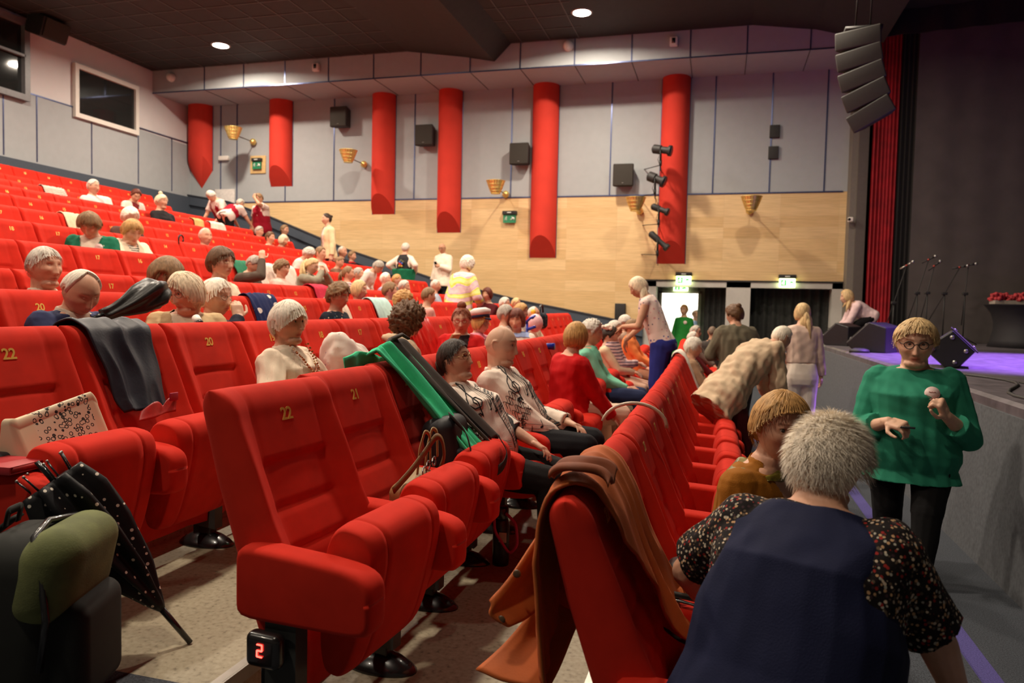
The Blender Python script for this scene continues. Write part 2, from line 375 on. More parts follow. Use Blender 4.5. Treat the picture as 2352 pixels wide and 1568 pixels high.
# ------------------------------------------------------------------ theatre seats
def seat_back():
    g = G(); w = .268
    zr = np.array([.10, .2, .26, .55, .76, .98, 1.03]); xr = np.array([.145, .135, .12, .012, -.060, -.118, -.125])
    zc = np.array([.10, .30, .42, .54, .66, .80, .935, 1.03]); xc = np.array([.22, .225, .20, .16, .10, .045, .0, -.025])
    zs = np.concatenate([np.linspace(.12, .44, 6), np.linspace(.46, .92, 39), np.linspace(.93, .965, 4), .965 + .062*np.sin(np.linspace(.15, math.pi/2, 10))])
    ys = np.concatenate([np.linspace(-1, -.9, 7)[:-1], np.linspace(-.9, -.56, 9)[:-1], np.linspace(-.56, .56, 17)[:-1], np.linspace(.56, .9, 9)[:-1], np.linspace(.9, 1, 7)])
    rings = []
    for z in zs:
        zz = min(z, 1.02); r0 = np.interp(zz, zr, xr); c0 = np.interp(zz, zc, xc)
        tz = max(1 - max(0, (z - .95)/.0775)**2.3, 0)**.5
        wing = np.interp(zz, [.1, .4, .6, .8, .95], [.02, .04, .05, .045, .025])
        fr = []; bk = []
        for y in ys:
            a = abs(y); up = np.clip((zz - .793)/.010, 0, 1)
            sd = np.clip((a - .57)/.07, 0, 1); sd = sd*sd*(3 - 2*sd)
            cen = -.018
            if z < .80:
                dd = min(abs(z - q) for q in (.797, .66, .54)); cen += .008*(1 - math.exp(-(dd/.010)**2)) + .006*(1 - (a/.57)**2 if a < .57 else 0)
            base = cen*(1 - up) + .004*up*(1 - a*a)
            f = c0 + base*(1 - sd) + sd*0 + wing*np.clip((a - .55)/.35, 0, 1)**1.4
            if abs(a - .60) < .012 and z > .79: f -= .004
            e = np.clip((a - .82)/.18, 0, 1); ed = (1 - e**2.6)**.5 if e < 1 else 0
            mid = r0 + (f - r0)*.45
            fr.append((mid + (f - mid)*max(ed, .02)*max(tz, .02), y*w, z)); bk.append((mid + (r0 - mid)*max(ed, .02)*max(tz, .02), y*w, z))
        rings.append(fr + bk[::-1])
    g.loft(np.array(rings)); return g
def seat_cushion():
    """seat pan lying flat, hinge line at the origin, front edge towards +x"""
    g = G(); w = .218
    th = np.linspace(0, 2*math.pi, 48, endpoint=False)
    R = []
    for y in np.concatenate([[-1, -.992, -.97, -.93, -.86, -.72, -.66, -.645, -.63], np.linspace(-.5, .5, 7), [.63, .645, .66, .72, .86, .93, .97, .992, 1]]):
        e = (1 - abs(y)**8)**.5 if abs(y) < 1 else 0; e = max(e, .05); seam = .004 if abs(abs(y) - .645) < .004 else 0
        row = []
        for t in th:
            c, s_ = math.cos(t), math.sin(t); n = 3.0
            k = (abs(c)**n + abs(s_)**n)**(-1/n); X = .205 + .225*k*c; u = np.clip((X + .02)/.45, 0, 1)
            top = .045 + .055*u ; bot = -.075 - .03*u
            mid = (top + bot)/2; hz = (top - bot)/2
            Z = mid + hz*k*s_
            X2 = .205 + (X - .205)*(.93 + .07*e) - (seam if c > 0 else -seam); Z = mid + (Z - mid)*(.80 + .20*e) - (seam*2 if s_ > 0 else -seam*2)
            row.append((X2, y*w, Z))
        R.append(row)
    g.loft(np.array(R)); return g
def armrest():
    g = G(); th = np.linspace(0, 2*math.pi, 56, endpoint=False); R = []
    for y in [-1, -.985, -.94, -.85, -.7, -.4, 0, .4, .7, .85, .94, .985, 1]:
        e = max((1 - abs(y)**4.5), 0)**.5; row = []
        for t in th:
            c, s_ = math.cos(t), math.sin(t); n = 4.2 if c > 0 and s_ > 0 else 9
            k = (abs(c)**n + abs(s_)**n)**(-1/n); x = k*c; z = k*s_
            X = .30 + .222*x*(.93 + .07*e); Z = .490 + .100*z*(.80 + .20*e) - (.012*x if z > 0 else -.004*x)
            row.append((X, y*.050, Z))
        R.append(row)
    g.loft(np.array(R)); return g
def pedestal():
    g = G(); g.rbox((.20, 0, .15), (.095, .05, .28), .006, 2, 0); g.prism([(.17, .09), (.275, .08), (.275, .40), (.17, .40)], -.027, .027, 1, 1)
    return g
def foot():
    g = G(); pr = [(.001, .058), (.05, .056), (.085, .045), (.125, .022), (.142, .006), (.142, 0)]
    ph = np.arange(28)*2*math.pi/28
    g.loft([[(.21 + r*math.cos(a), .52*r*math.sin(a), z) for a in ph] for r, z in pr[::-1]])
    for sx in (-1, 1): g.lathe([(.011, .018), (.011, .03), (.005, .031), (.005, .02)], 10, (.21 + sx*.108, 0, 0))
    return g
me_back = seat_back().build('x', RED, angle=None).data; me_cush = seat_cushion().build('x', RED).data; me_arm = armrest().build('x', RED).data
me_ped = pedestal().build('x', [BLACK, GREYM], smooth=False).data; me_foot = foot().build('x', BLACK).data
for o in list(COL.objects):
    if o.name.startswith('x') and o.type == 'MESH' and o.data in (me_back, me_cush, me_arm, me_ped, me_foot): bpy.data.objects.remove(o)
_num = {}
def numcurve(n):
    if n not in _num:
        c = bpy.data.curves.new('seat_number', 'FONT'); c.body = str(n); c.size = .058; c.align_x = 'CENTER'; c.align_y = 'CENTER'; c.extrude = .0012; c.offset = .0011; c.space_character = .95
        c.materials.append(GOLD); q = bpy.data.objects.new('q', c); COL.objects.link(q); bpy.context.view_layer.update()
        me = bpy.data.meshes.new_from_object(q.evaluated_get(bpy.context.evaluated_depsgraph_get())); bpy.data.objects.remove(q); bpy.data.curves.remove(c); _num[n] = me
    return _num[n]
ORD = ['first', 'second', 'third', 'fourth', 'fifth', 'sixth', 'seventh', 'eighth', 'ninth', 'tenth', 'eleventh', 'twelfth', 'last']
def seat(k, n, Y, down=False, end=False, label=None, dx=0, rz=0, tilt=0):
    x = rowx(k, Y) + dx; z = FL[k]
    t = empty('theatre_seat', (x, Y, z), rz, label or 'red plush theatre seat numbered %d in the %s row from the stage' % (n, ORD[k]), 'seat', 'theatre seats, %s row' % ORD[k])
    link('backrest', me_back, t)
    c = link('seat_cushion', me_cush, t); c.location = (.17, 0, .40) if down else (.325, 0, .235); c.rotation_euler = (0, math.radians(-3 if down else -80 + tilt), 0)
    sides = (-1, 1) if end else (1,)
    for sgn in sides:
        a = link('armrest', me_arm, t); a.location = (0, .275*sgn, 0)
    for sgn in sides:
        p = link('pedestal', me_ped, t); p.location = (0, .275*sgn, 0)
        f = link('foot_plate', me_foot, p)
    if k < 11 or True:
        q = link('seat_number', numcurve(n), t); q.location = (.0065, 0, .93); q.rotation_euler = (math.radians(90 - 18), 0, math.radians(90))
    return t
W_ = .55
ROWS = []
DOWN = set([(0, 4), (0, 7), (0, 10), (0, 21), (0, 22), (1, 7), (1, 9), (1, 11), (1, 13), (1, 16), (1, 18), (1, 19), (2, 8), (2, 9), (2, 10), (2, 11), (2, 13), (2, 14), (2, 16), (2, 19), (3, 2), (3, 3), (3, 6), (3, 11), (3, 12), (3, 15), (3, 18), (3, 20), (4, 5), (4, 7), (4, 8), (4, 10), (4, 15), (4, 16), (4, 18), (5, 5), (5, 6), (5, 7), (5, 8), (5, 10), (5, 12), (5, 13), (6, 6), (6, 7), (6, 8), (6, 16), (6, 17), (7, 1), (7, 2), (7, 11), (7, 14), (8, 5), (8, 6), (9, 3), (9, 5), (9, 11), (10, 11), (10, 13)]); SKIPLAB = {}
START = [22, 22, 22, 22, 22, 19, 18, 17, 17, 17, 17, 17, 16]
Y0 = [2.105, 2.12, 2.10, 2.15, 2.12, 4.72, 5.86, 6.66, 7.45, 8.0, 8.7, 9.55, 10.9]
EXTRA = [0, 0, 0, 0, 0, 1, 1, 1, 1, 1, 0, 0, 0]
YE = [12.9, 13.5, 13.9, 14.3, 14.6, 14.7, 14.8, 14.8, 14.8, 14.8, 14.8, 14.8, 14.8]
SEATS = {}
for k in range(13):
    n = START[k] + EXTRA[k]; Y = Y0[k] - W_*EXTRA[k]; first = True
    while Y < YE[k] and n > 0:
        dx = 0; rz = 0
        if k == 1 and n == 22: dx, rz = .06, math.radians(-5)
        if k == 1 and n == 21: dx, rz = .02, math.radians(-3)
        SEATS[(k, n)] = seat(k, n, Y, (k, n) in DOWN, first, None, dx, rz)
        n -= 1; Y += W_; first = False

# ------------------------------------------------------------------ fixtures of the hall
LITE = M('lamp_white', (1, 1, 1), .5, emit=(1, .90, .74), es=30)
for i, (x, y) in enumerate(LAMPS[:3] + [(-2.06, 13.3)]):
    lab = ['round white ceiling downlight over the rear corner of the hall', 'round ceiling downlight at the top edge of the photo, left of the black beam', 'bright round downlight just right of the black ceiling beam', 'round ceiling downlight nearest the stage, glowing at the top edge'][i]
    t = empty('ceiling_downlight', (x, y, CEIL), 0, lab, 'ceiling light', 'ceiling downlights')
    g = G(); g.lathe([(.17, -.012), (.205, -.012), (.21, 0), (.17, 0)], 28); g.build('trim_ring', M('lamp_ring', (.5, .5, .48), .4), t)
    g = G(); g.lathe([(.001, -.014), (.168, -.014), (.168, -.004), (.001, -.004)], 28); g.build('diffuser', LITE, t)
# half-round red columns
for i, (xa, xb, zt, zb, h) in enumerate([(-13.83, -13.15, 6.66, 4.49, .9), (-11.36, -10.74, 6.66, 4.49, .49), (-8.46, -7.86, 6.66, 3.74, .47), (-6.71, -6.12, 6.66, 3.28, .47), (-4.37, -3.75, 6.66, 2.68, .50), (-1.41, -.80, 6.66, 2.56, .49)]):
    c, r = (xa+xb)/2, (xb-xa)/2; d = .34; g = G(); n = 25; th = np.linspace(0, math.pi, n); z0 = zb + (.46 if i == 0 else 0)
    arc = [(r*math.cos(a), -d*math.sin(a)) for a in th]; hh = .47 if i == 0 else h
    top = [(x, y, zt) for x, y in arc]; bot = [(x, y, z0 + hh*(-y/d)) for x, y in arc]
    mid = [(x, y, (zt + z0 + hh)/2) for x, y in arc]
    g.grid([top, mid, bot]); V = bot + [(0, 0, zb)] if i == 0 else bot
    m = len(bot)
    if i == 0: g.add(bot + [(0, 0, zb)], [(j, j+1, m) for j in range(m-1)])
    else: g.add(bot, [tuple(range(m))])
    lab = ['red half-round wall column with a pointed lower end, at the rear corner', 'short red half-round wall column, second from the rear corner', 'red half-round wall column, third from the rear corner', 'red half-round wall column, fourth from the rear corner', 'long red half-round wall column between two black wall speakers, fifth from the rear', 'longest red half-round wall column, the one with stage spotlights beside it'][i]
    o = g.build('wall_column', REDB, None, True, False, (c, WY, 0), angle=40)
    me = o.data; b = bmesh.new(); b.from_mesh(me); bmesh.ops.remove_doubles(b, verts=b.verts, dist=1e-4); bmesh.ops.recalc_face_normals(b, faces=b.faces)
    for e in b.edges:
        if len(e.link_faces) == 2 and e.calc_face_angle(0) > .5: e.smooth = False
    b.to_mesh(me); b.free(); tag(o, lab, 'column', 'red wall columns')
    g = G(); e_ = .008
    for s_ in (-1, 1): g.box((s_*(r + .006), -.006, (zt + z0)/2), (.014, .014, zt - z0))
    g.build('edge_trim', JOINT, o, smooth=False)
# wall speakers
def wspk(x, z, lab, sz=(.46, .30, .50)):
    t = empty('wall_speaker', (x, WY, z), 0, lab, 'speaker', 'black wall speakers')
    g = G(); w, d, h = sz; g.rbox((0, -d/2 - .03, 0), (w, d, h), .03, 3, fn=lambda V: V*np.where(V[:, 1:2] > 0, [[.86, 1, .9]], [[1, 1, 1]])); g.build('cabinet', MATB, t)
    g = G(); g.rbox((0, -d - .035, 0), (w*.94, .02, h*.94), .008, 2); gr = g.build('grille', M('grille_cloth', (.035, .030, .024), .9, var=.3, vs=300), t)
    g = G(); g.box((0, -d - .048, -h*.36), (.05, .004, .012)); g.build('badge', M('badge_silver', (.4, .4, .38), .3, metal=.8), gr)
    g = G(); g.box((0, -.02, 0), (.1, .06, .14)); g.build('bracket', MATB, t)
wspk(-9.27, 6.12, 'black wall speaker highest up the wall, between the second and third red columns')
wspk(-6.99, 5.58, 'black wall speaker between the third and fourth red columns')
wspk(-4.61, 5.06, 'black wall speaker just left of the fifth red column')
wspk(-2.19, 4.51, 'black wall speaker left of the stage spotlights, lowest of the four')
t = empty('ceiling_speaker', (-13.5, 12.3, 7.02), 0, 'black loudspeaker hung in the rear corner above the white window frame', 'speaker')
g = G(); g.rbox((0, 0, 0), (.45, .62, .42), .03, 3, rot=rot('y', 20)); g.build('cabinet', MATB, t)
g = G(); g.rbox((.24, 0, -.08), (.02, .56, .37), .008, 2, rot=rot('y', 20)); g.build('grille', M('grille_cloth', (.035, .030, .024), .9), t)
g = G(); g.box((-.1, 0, .2), (.08, .08, .2)); g.build('bracket', MATB, t)
# brass basket sconces
def sconce(x, z, lab):
    t = empty('brass_sconce', (x, WY, z), 0, lab, 'wall lamp', 'brass basket wall lamps')
    g = G(); g.ball((0, -.07, 0), .085, 16); g.build('ball_mount', BRASS, t)
    g = G(); g.tube([(0, -.1, 0), (0, -.84, .01)], .013, 8); g.build('arm', M('arm_bronze', (.12, .09, .05), .4, metal=.6), t)
    g = G(); n = 22
    for j, (rt, rb, zt, zb) in enumerate([(.215, .19, .15, .065), (.185, .16, .065, -.01), (.155, .132, -.01, -.08), (.125, .10, -.08, -.14)]):
        for k in range(n):
            a0, a1 = 2*math.pi*(k + .06)/n, 2*math.pi*(k + .94)/n
            P = []
            for r, zz in ((rt, zt), (rb, zb)):
                P += [(r*math.cos(a), r*math.sin(a) - .88, zz + .03) for a in (a0, a1)] + [((r-.012)*math.cos(a), (r-.012)*math.sin(a) - .88, zz + .03) for a in (a0, a1)]
            g.add(P, [(0, 1, 5, 4), (2, 6, 7, 3), (0, 4, 6, 2), (1, 3, 7, 5), (0, 2, 3, 1), (4, 5, 7, 6)])
        g.lathe([(rt + .004, zt + .03), (rt + .004, zt + .018), (rt - .014, zt + .018), (rt - .014, zt + .03)], 30, (0, -.88, 0))
    g.lathe([(.001, -.11), (.11, -.11), (.11, -.10), (.001, -.10)], 24, (0, -.88, 0))
    g.build('basket_shade', BRASS, t, smooth=False)
for x, z, lab in [(-11.87, 5.65, 'brass basket wall lamp highest up, between the first two red columns'), (-8.68, 4.98, 'brass basket wall lamp just left of the third red column'), (-4.98, 4.17, 'brass basket wall lamp above a green exit sign, left of the fifth red column'), (-1.83, 3.74, 'brass basket wall lamp on the maple boards beside the stage spotlights'), (.54, 3.72, 'brass basket wall lamp nearest the stage, alone on the maple boards')]: sconce(x, z, lab)
# exit signs
GREENS = M('sign_green', (.02, .22, .10), .4, var=.02); SIGNW = M('sign_white', (.75, .78, .72), .4, var=.02)
GREENL = M('sign_green_lit', (.02, .25, .10), .4, emit=(.05, .55, .10), es=1.2); SIGNL = M('sign_white_lit', (.8, .9, .6), .4, emit=(.80, 1.0, .45), es=5)
def man(g, x, z, s, y, mi, flip=1):
    P = lambda a, b: (x + a*s*flip, y, z + b*s)
    g.lathe([(.001, -.004), (.13*s, -.004), (.13*s, .004), (.001, .004)], 12, P(.12, .72), mi, rot('x', 90))
    for a, b, w in [((0.05, .5), (-.05, .05), .11), ((-.05, .05), (.22, -.2), .09), ((.22, -.2), (.12, -.6), .085), ((-.05, .05), (-.25, -.3), .09), ((-.25, -.3), (-.6, -.35), .08), ((.05, .45), (.4, .25), .07), ((.05, .45), (-.3, .35), .07), ((-.3, .35), (-.4, .05), .065)]:
        g.tube([P(*a), P(*b)], w*s, 6, mi)
def exit_sign(x, z, lab, lit, wood=False, y=WY, w=.34, h=.26, drop=0):
    t = empty('exit_sign', (x, y, z), 0, lab, 'exit sign', 'green exit signs')
    if wood:
        g = G(); g.rbox((0, -.015, 0), (.46, .03, .46), .006, 2); g.build('back_board', M('board_maple', (.62, .42, .18), .5), t)
    g = G(); g.rbox((0, -.06, h*.42), (w*1.04, .12, .085), .008, 2); hs = g.build('housing', MATB, t)
    g = G(); g.rbox((0, -.125, h*.42), (.10, .01, .022), .004, 2); g.build('nameplate', SIGNW, hs)
    g = G(); g.box((0, -.07, -h*.10), (w*.94, .03, h*.72), 0)
    A, B = (SIGNL, GREENL) if lit else (GREENS, SIGNW)
    g.build('panel', B if not lit else A, t, smooth=False) if False else g.build('panel', A, t, smooth=False)
    g = G(); y_ = -.088; s_ = h*.26
    if lit: g.box((-w*.22, y_, -h*.10), (w*.34, .004, h*.5), 0); man(g, -w*.22, -h*.11, h*.24, y_ - .004, 1); g.tube([(w*.02, y_, -h*.02), (w*.3, y_, -h*.02)], .012, 6, 0)
    else: man(g, -w*.24, -h*.10, h*.26, y_, 0)
    arrow = [(.06, -.10), (.22, -.10)]
    mi = 0
    g.tube([(w*.08, y_, -h*.2), (w*.34, y_, -h*.02)], .014, 6, mi); g.tube([(w*.34, y_, -h*.02), (w*.34, y_, -h*.22)], .013, 6, mi); g.tube([(w*.34, y_, -h*.02), (w*.16, y_, h*.02)], .013, 6, mi)
    g.build('pictogram', [B, A], t)
exit_sign(-11.75, 5.07, 'small green exit sign on a square maple board, high between red columns', False, True, w=.27, h=.27)
exit_sign(-4.87, 3.62, 'unlit green exit sign on the maple boards under a brass lamp', False, w=.33, h=.27)
exit_sign(-.81, 2.22, 'lit green exit sign above the left doorway', True)
exit_sign(1.36, 2.19, 'lit green exit sign above the right doorway', True)
exit_sign(-.93, 2.06, 'small glowing exit sign inside the left doorway', True, y=18.28, w=.36, h=.15)
# small wall things
def small(name, lab, cat, loc, sz, mat, r=.01, parts=None, rz=0):
    t = empty(name, loc, rz, lab, cat)
    g = G(); g.rbox((0, -sz[1]/2, 0), sz, r, 2); g.build('body', mat, t); return t
small('wall_vent', 'upper of the two small dark square vents on the grey wall', 'vent', (.99, WY, 5.40), (.21, .05, .27), MATB)
small('wall_vent', 'lower of the two small dark square vents on the grey wall', 'vent', (.98, WY, 4.95), (.21, .05, .27), MATB)
small('wall_fitting', 'small white oblong fitting on the grey wall beside the pointed red column', 'fitting', (-12.77, WY, 5.26), (.30, .09, .12), WHITEP, .02)
small('white_board', 'plain white board leaning on the wall behind the people in red waistcoats', 'board', (-12.74, WY - .02, 4.05), (.60, .03, .80), M('board_white', (.72, .68, .64), .5), .004)
small('wall_box', 'flat black box on the maple boards behind the woman in blue trousers', 'box', (-2.2, WY, 1.47), (.24, .10, .36), MATB)
t = small('security_camera', 'tiny white camera at the edge of the grey pillar', 'camera', (2.49, WY - .45, 3.45), (.10, .12, .10), WHITEP, .02)
g = G(); g.lathe([(.001, -.02), (.03, -.02), (.03, 0), (.001, 0)], 12, (-.03, -.12, 0), rot=rot('x', 90)); g.build('lens', BLACK, t)
for x, z, lab in [(-9.26, 6.98, 'white detector with dark window on the fascia near the rear corner'), (-1.10, 6.97, 'white detector with dark window on the fascia above the longest column')]:
    t = small('fascia_detector', lab, 'detector', (x, SY, z), (.16, .10, .18), WHITEP, .02); g = G(); g.box((0, -.103, .01), (.07, .008, .10)); g.build('window', BLACK, t)
for x, y, z, lab in [(-3.29, SY, 7.05, 'round white alarm beacon on the fascia right of the black beam'), (-13.3, SY, 7.0, 'round pale alarm beacon at the rear end of the fascia')]:
    t = empty('alarm_beacon', (x, y, z), 0, lab, 'beacon'); g = G(); g.ball((0, -.06, 0), (.10, .08, .10), 16); g.build('dome', WHITEP, t); g = G(); g.lathe([(.11, 0), (.11, .03), (.001, .03), (.001, 0)], 20, (0, 0, 0), rot=rot('x', 90)); g.build('base', WHITEP, t)
# profile spotlights beside the longest column
def spot(pa, pb, lab, r=.10, glow=False):
    a, b = np.array(pa), np.array(pb); t = empty('profile_spotlight', tuple(a), 0, lab, 'spotlight', 'stage spotlights on the side wall'); d = b - a; L = np.linalg.norm(d); d /= L
    g = G(); g.tube([d*0, d*.03, d*L*.45, d*L*.5, d*L*.86, d*L*.88, d*L], [r*.5, r*.85, r*.85, r*.65, r*.68, r, r], 16); bd = g.build('lamp_body', MATB, t, angle=40)
    g = G(); g.tube([d*(L - .01), d*(L + .004)], [r*.85, r*.85], 16); g.build('lens', M('lens_dark', (.02, .022, .03), .08), bd)
    g = G(); m = d*L*.45; w = np.array([-a[0] - m[0] + -1.46, 0, 0]); g.tube([m + (0, .11, 0), m + (0, .11, -.22), m + (0, -.11, -.22), m + (0, -.11, 0)], .014, 6); g.tube([m + (0, 0, -.22), m + (0, 0, -.34)], .03, 8); g.build('yoke', MATB, t)
    g = G(); q = m + np.array((0, 0, -.32)); g.tube([q, q + (-.02, .3, 0), q + (-.06, WY - a[1] - m[1] - .0, .02)], .016, 6); g.tube([q + (0, .02, 0), q + (-.42, WY - a[1] - m[1], .06)], .010, 6); g.build('wall_arm', MATB, t)
    g = G(); g.tube([m + (0, 0, -.05), m + (-.06, .03, -.2), m + (.02, .05, -.42), m + (.01, .1, -.55)], .006, 5); g.build('cable', MATB, t)
spot((-1.52, 16.25, 4.97), (-1.12, 16.15, 4.89), 'topmost black stage spotlight beside the longest red column', .115)
spot((-1.60, 16.25, 4.40), (-1.24, 16.15, 4.24), 'second black stage spotlight from the top, boxy, with a pale label', .125)
spot((-1.50, 16.25, 3.75), (-1.14, 16.15, 3.60), 'third black stage spotlight from the top beside the red column', .085)
spot((-1.52, 16.25, 3.18), (-1.13, 16.15, 2.84), 'lowest black stage spotlight, tilted steeply down at the red column', .085)
# line array hung at the stage corner
t = empty('line_array', (1.86, 12, 5.6), 0, 'black hanging line array loudspeaker curving down at the stage corner', 'speaker')
for i in range(5):
    ang = 4 + i*7; zc = 5.52 - i*.265; xc = 1.84 + (.005, .03, .075, .135, .21)[i]
    R = rot('y', -ang) @ rot('z', -38)
    g = G(); g.rbox((xc - 1.86, 0, zc - 5.6), (.62, .46, .26), .02, 2, rot=rot('y', -ang*.9) @ rot('x', 0) @ rot('z', -20), fn=lambda V: V*np.where(V[:, 1:2] > 0, [[.7, 1, .8]], [[1, 1, 1]])); g.build('speaker_cabinet', M('array_black', (.030, .027, .022), .6), t)
g = G(); g.tube([(-.1, 0, .08), (-.05, 0, 1.6)], .012, 6); g.tube([(.1, 0, .08), (.12, 0, 1.6)], .012, 6); g.box((0, 0, .08), (.5, .3, .05)); g.build('flying_frame', MATB, t)
# ------------------------------------------------------------------ things on the stage
def monitor(loc, rz, lab, s=1.0, prof=None):
    t = empty('stage_monitor', loc, math.radians(rz), lab, 'speaker', 'floor monitors on the stage edge')
    dia = prof is not None; prof = prof or [(-.22, 0), (.14, 0), (.24, .10), (-.02, .36), (-.22, .30)]
    g = G(); g.prism([(x*s, z*s) for x, z in prof], -.26*s, .26*s, 1); o = g.build('cabinet', M('monitor_black', (.016, .015, .018), .4), t, smooth=False)
    b = o.modifiers.new('b', 'BEVEL'); b.width = .015; b.segments = 2
    d = np.array((.24-(-.02), 0, .10-.36)); d /= np.linalg.norm(d); n = np.array((-d[2], 0, d[0])); c = np.array((.11, 0, .23))*s if not dia else np.array((.13, 0, .27)); d = np.array((.20, 0, -.20))/.283 if dia else d; n = np.array((.707, 0, .707)) if dia else n
    if n[0] < 0: n = -n
    R = np.stack([d, (0, 1, 0), n], 1)
    g = G(); g.rbox(c + n*.006, (.33*s, .47*s, .012), .005, 2, rot=R); g.build('grille', M('grille_cloth', (.035, .030, .024), .9), t)
    for q_ in ([(-.13, .18), (.03, .30), (.15, .17), (.06, .06)] if dia else []): g = G(); g.lathe([(.001, 0), (.020, 0), (.020, .012), (.001, .012)], 14, (q_[0], -.262, q_[1]), rot=rot('x', 90)); g.build('corner_bolt', M('badge_silver', (.4, .4, .38)), t)
    g = G(); g.box((0, .265*s*(-1 if not dia else 1), .17*s), (.12*s, .02, .08*s)); g.build('handle_recess', BLACK, t)
    for sx in (-1, 1): g = G(); g.lathe([(.001, 0), (.018, 0), (.018, .012), (.001, .012)], 12, c + n*.012 + R @ np.array((sx*.12*s, .19*s, 0)), rot=R); g.build('screw_cap', M('badge_silver', (.4, .4, .38)), t)
monitor((1.86, 12.75, 1.035), 150, 'black floor monitor at the far end of the stage edge, beside the crouching person', 1.0)
monitor((2.02, 10.95, 1.035), 150, 'black floor monitor second along the stage edge, with pale top', 1.12)
monitor((2.22, 8.35, 1.035), -15, 'black floor monitor tilted on its corner behind the woman in green', 1.0, [(-.02, 0), (.10, .01), (.23, .17), (.03, .37), (-.21, .18)])
def micstand(x, y, top, base=1.035, boom=.5, ang=35, lab='', clamp=1.93, silver=False):
    t = empty('microphone_stand', (x, y, base), 0, lab, 'microphone stand', 'microphone stands on the stage'); h = clamp - base
    g = G(); g.tube([(0, 0, .05), (0, 0, h)], .012, 8); g.build('pole', MATB, t)
    for k in range(3): a = k*2.1 + .4; g = G(); g.tube([(0, 0, .14), (.27*math.cos(a), .27*math.sin(a), .01)], .010, 6); g.build('leg', MATB, t)
    tx, tz = top[0] - x, top[1] - base; d = np.array((tx, 0, tz - h)); L = np.linalg.norm(d); d /= L; p = np.array((0, 0, h))
    g = G(); g.tube([p - d*.55, p + d*L], .008, 6); g.build('boom_arm', MATB, t)
    g = G(); g.rbox(p, (.09, .06, .05), .012, 2); g.build('clamp', MATB, t)
    q = p + d*L; e = np.array((math.cos(math.radians(ang)), -.1, math.sin(math.radians(ang))))
    g = G(); g.tube([q - e*.12, q + e*.02], .013, 8); g.tube([q + e*.02, q + e*.09], [.013, .018], 8)
    mi = g.build('microphone', M('mic_silver', (.45, .42, .36), .3, metal=.7) if silver else MATB, t); g = G(); g.ball(q + e*.115, (.028, .028, .03), 12); g.build('grille', M('badge_silver', (.4, .4, .38)), mi)
    g = G(); g.tube([q - e*.02, q + e*.006], .016, 8); g.build('band', M('band_red', (.45, .05, .03), .5), mi)
micstand(2.98, 14.6, (3.16, 2.42), lab='leftmost microphone stand, its silver microphone in front of the black drape', ang=33, silver=True, clamp=1.75)
micstand(3.37, 14.7, (3.53, 2.53), lab='microphone stand with the highest microphone, second from the red curtain', ang=30)
micstand(3.46, 14.4, (3.55, 2.40), lab='microphone stand right behind the blonde woman in green, third from the curtain', ang=42)
micstand(3.78, 14.6, (4.0, 2.39), lab='microphone stand fourth from the curtain, boom leaning right', ang=12)
micstand(4.10, 14.6, (4.13, 2.43), lab='microphone stand nearest the black draped table', ang=10)
t = empty('cocktail_table', (4.95, 14.2, 1.035), 0, 'stage table under a black stretch cover at the right edge', 'table')
g = G(); g.lathe([(.58, 0), (.54, .12), (.50, .30), (.50, .42), (.54, .56), (.64, .70), (.66, .715), (.001, .72)], 36); g.build('table_cover', M('stretch_black', (.010, .009, .012), .7), t)
t = empty('flower_box', (4.95, 14.2, 1.757), 0, 'long red flower arrangement on the black draped table', 'flowers')
g = G(); g.box((0, 0, .03), (1.1, .28, .06)); g.build('tray', M('tray_pale', (.35, .30, .25), .6), t, smooth=False)
g = G(); r_ = np.random.default_rng(3)
for i in range(260): c = (r_.uniform(-.56, .56), r_.uniform(-.15, .15), .05 + r_.uniform(0, .12)); g.ball(c, r_.uniform(.02, .04), 6)
g.build('red_flowers', M('petal_red', (.42, .03, .035), .7, var=.4, vs=40), t)
g = G(); P = [(1.9 + .25*math.sin(i*.5) + .02*i, 7.4 - i*.22, 1.043) for i in range(26)]; g.tube(P, .012, 6)
tag(g.build('stage_cable', MATB), 'black cable snaking along the stage edge beside the woman in green', 'cable')
g = G(); P = [(2.1 + .18*math.sin(i*.43 + 2) + .05*i, 6.6 - i*.2, 1.043) for i in range(22)]; g.tube(P, .010, 6)
tag(g.build('stage_cable', MATB), 'second black cable on the stage deck, farther from the edge', 'cable')
g = G(); g.lathe([(.001, 0), (.13, 0), (.12, .035), (.06, .055), (.001, .055)], 16, (1.78, 10.6, 1.036)); tag(g.build('coiled_cable', MATB), 'small dark cable coil on the stage edge before the second monitor', 'cable')
# handrail posts along the far aisle
t = empty('aisle_handrail', (-4.6, 15.3, 0), 0, 'black handrail in the far aisle beneath the maple wall', 'handrail')
g = G(); P = [(-1.2, .05, .62), (-1.1, 0, 1.34), (-.95, 0, 1.62), (-.75, 0, 1.70), (.8, 0, 1.40), (2.4, 0, 1.10)]; g.tube(P, .025, 8); g.build('rail', MATB, t)
for x, z0, z1 in ((-.35, .70, 1.62), (1.2, .40, 1.32), (2.3, .25, 1.12)): g = G(); g.tube([(x, 0, z0 - .05), (x, 0, z1)], .022, 8); g.build('post', MATB, t)
# round floor vent under the third row
t = empty('floor_vent', (-2.02, 3.62, .40), 0, 'round grey floor vent with spokes under the third row', 'vent')
g = G(); g.lathe([(.085, 0), (.11, 0), (.105, .015), (.088, .018)], 28)
for k in range(10): a = k*math.pi/5; g.box((.045*math.cos(a), .045*math.sin(a), .008), (.09, .006, .012), rot=rot('z', math.degrees(a)))
g.build('grille', M('vent_grey', (.14, .14, .13), .5), t)
# seat-row number light on the end of the second row
LEDR = M('led_red', (.1, 0, 0), .4, emit=(1, .03, .02), es=9)

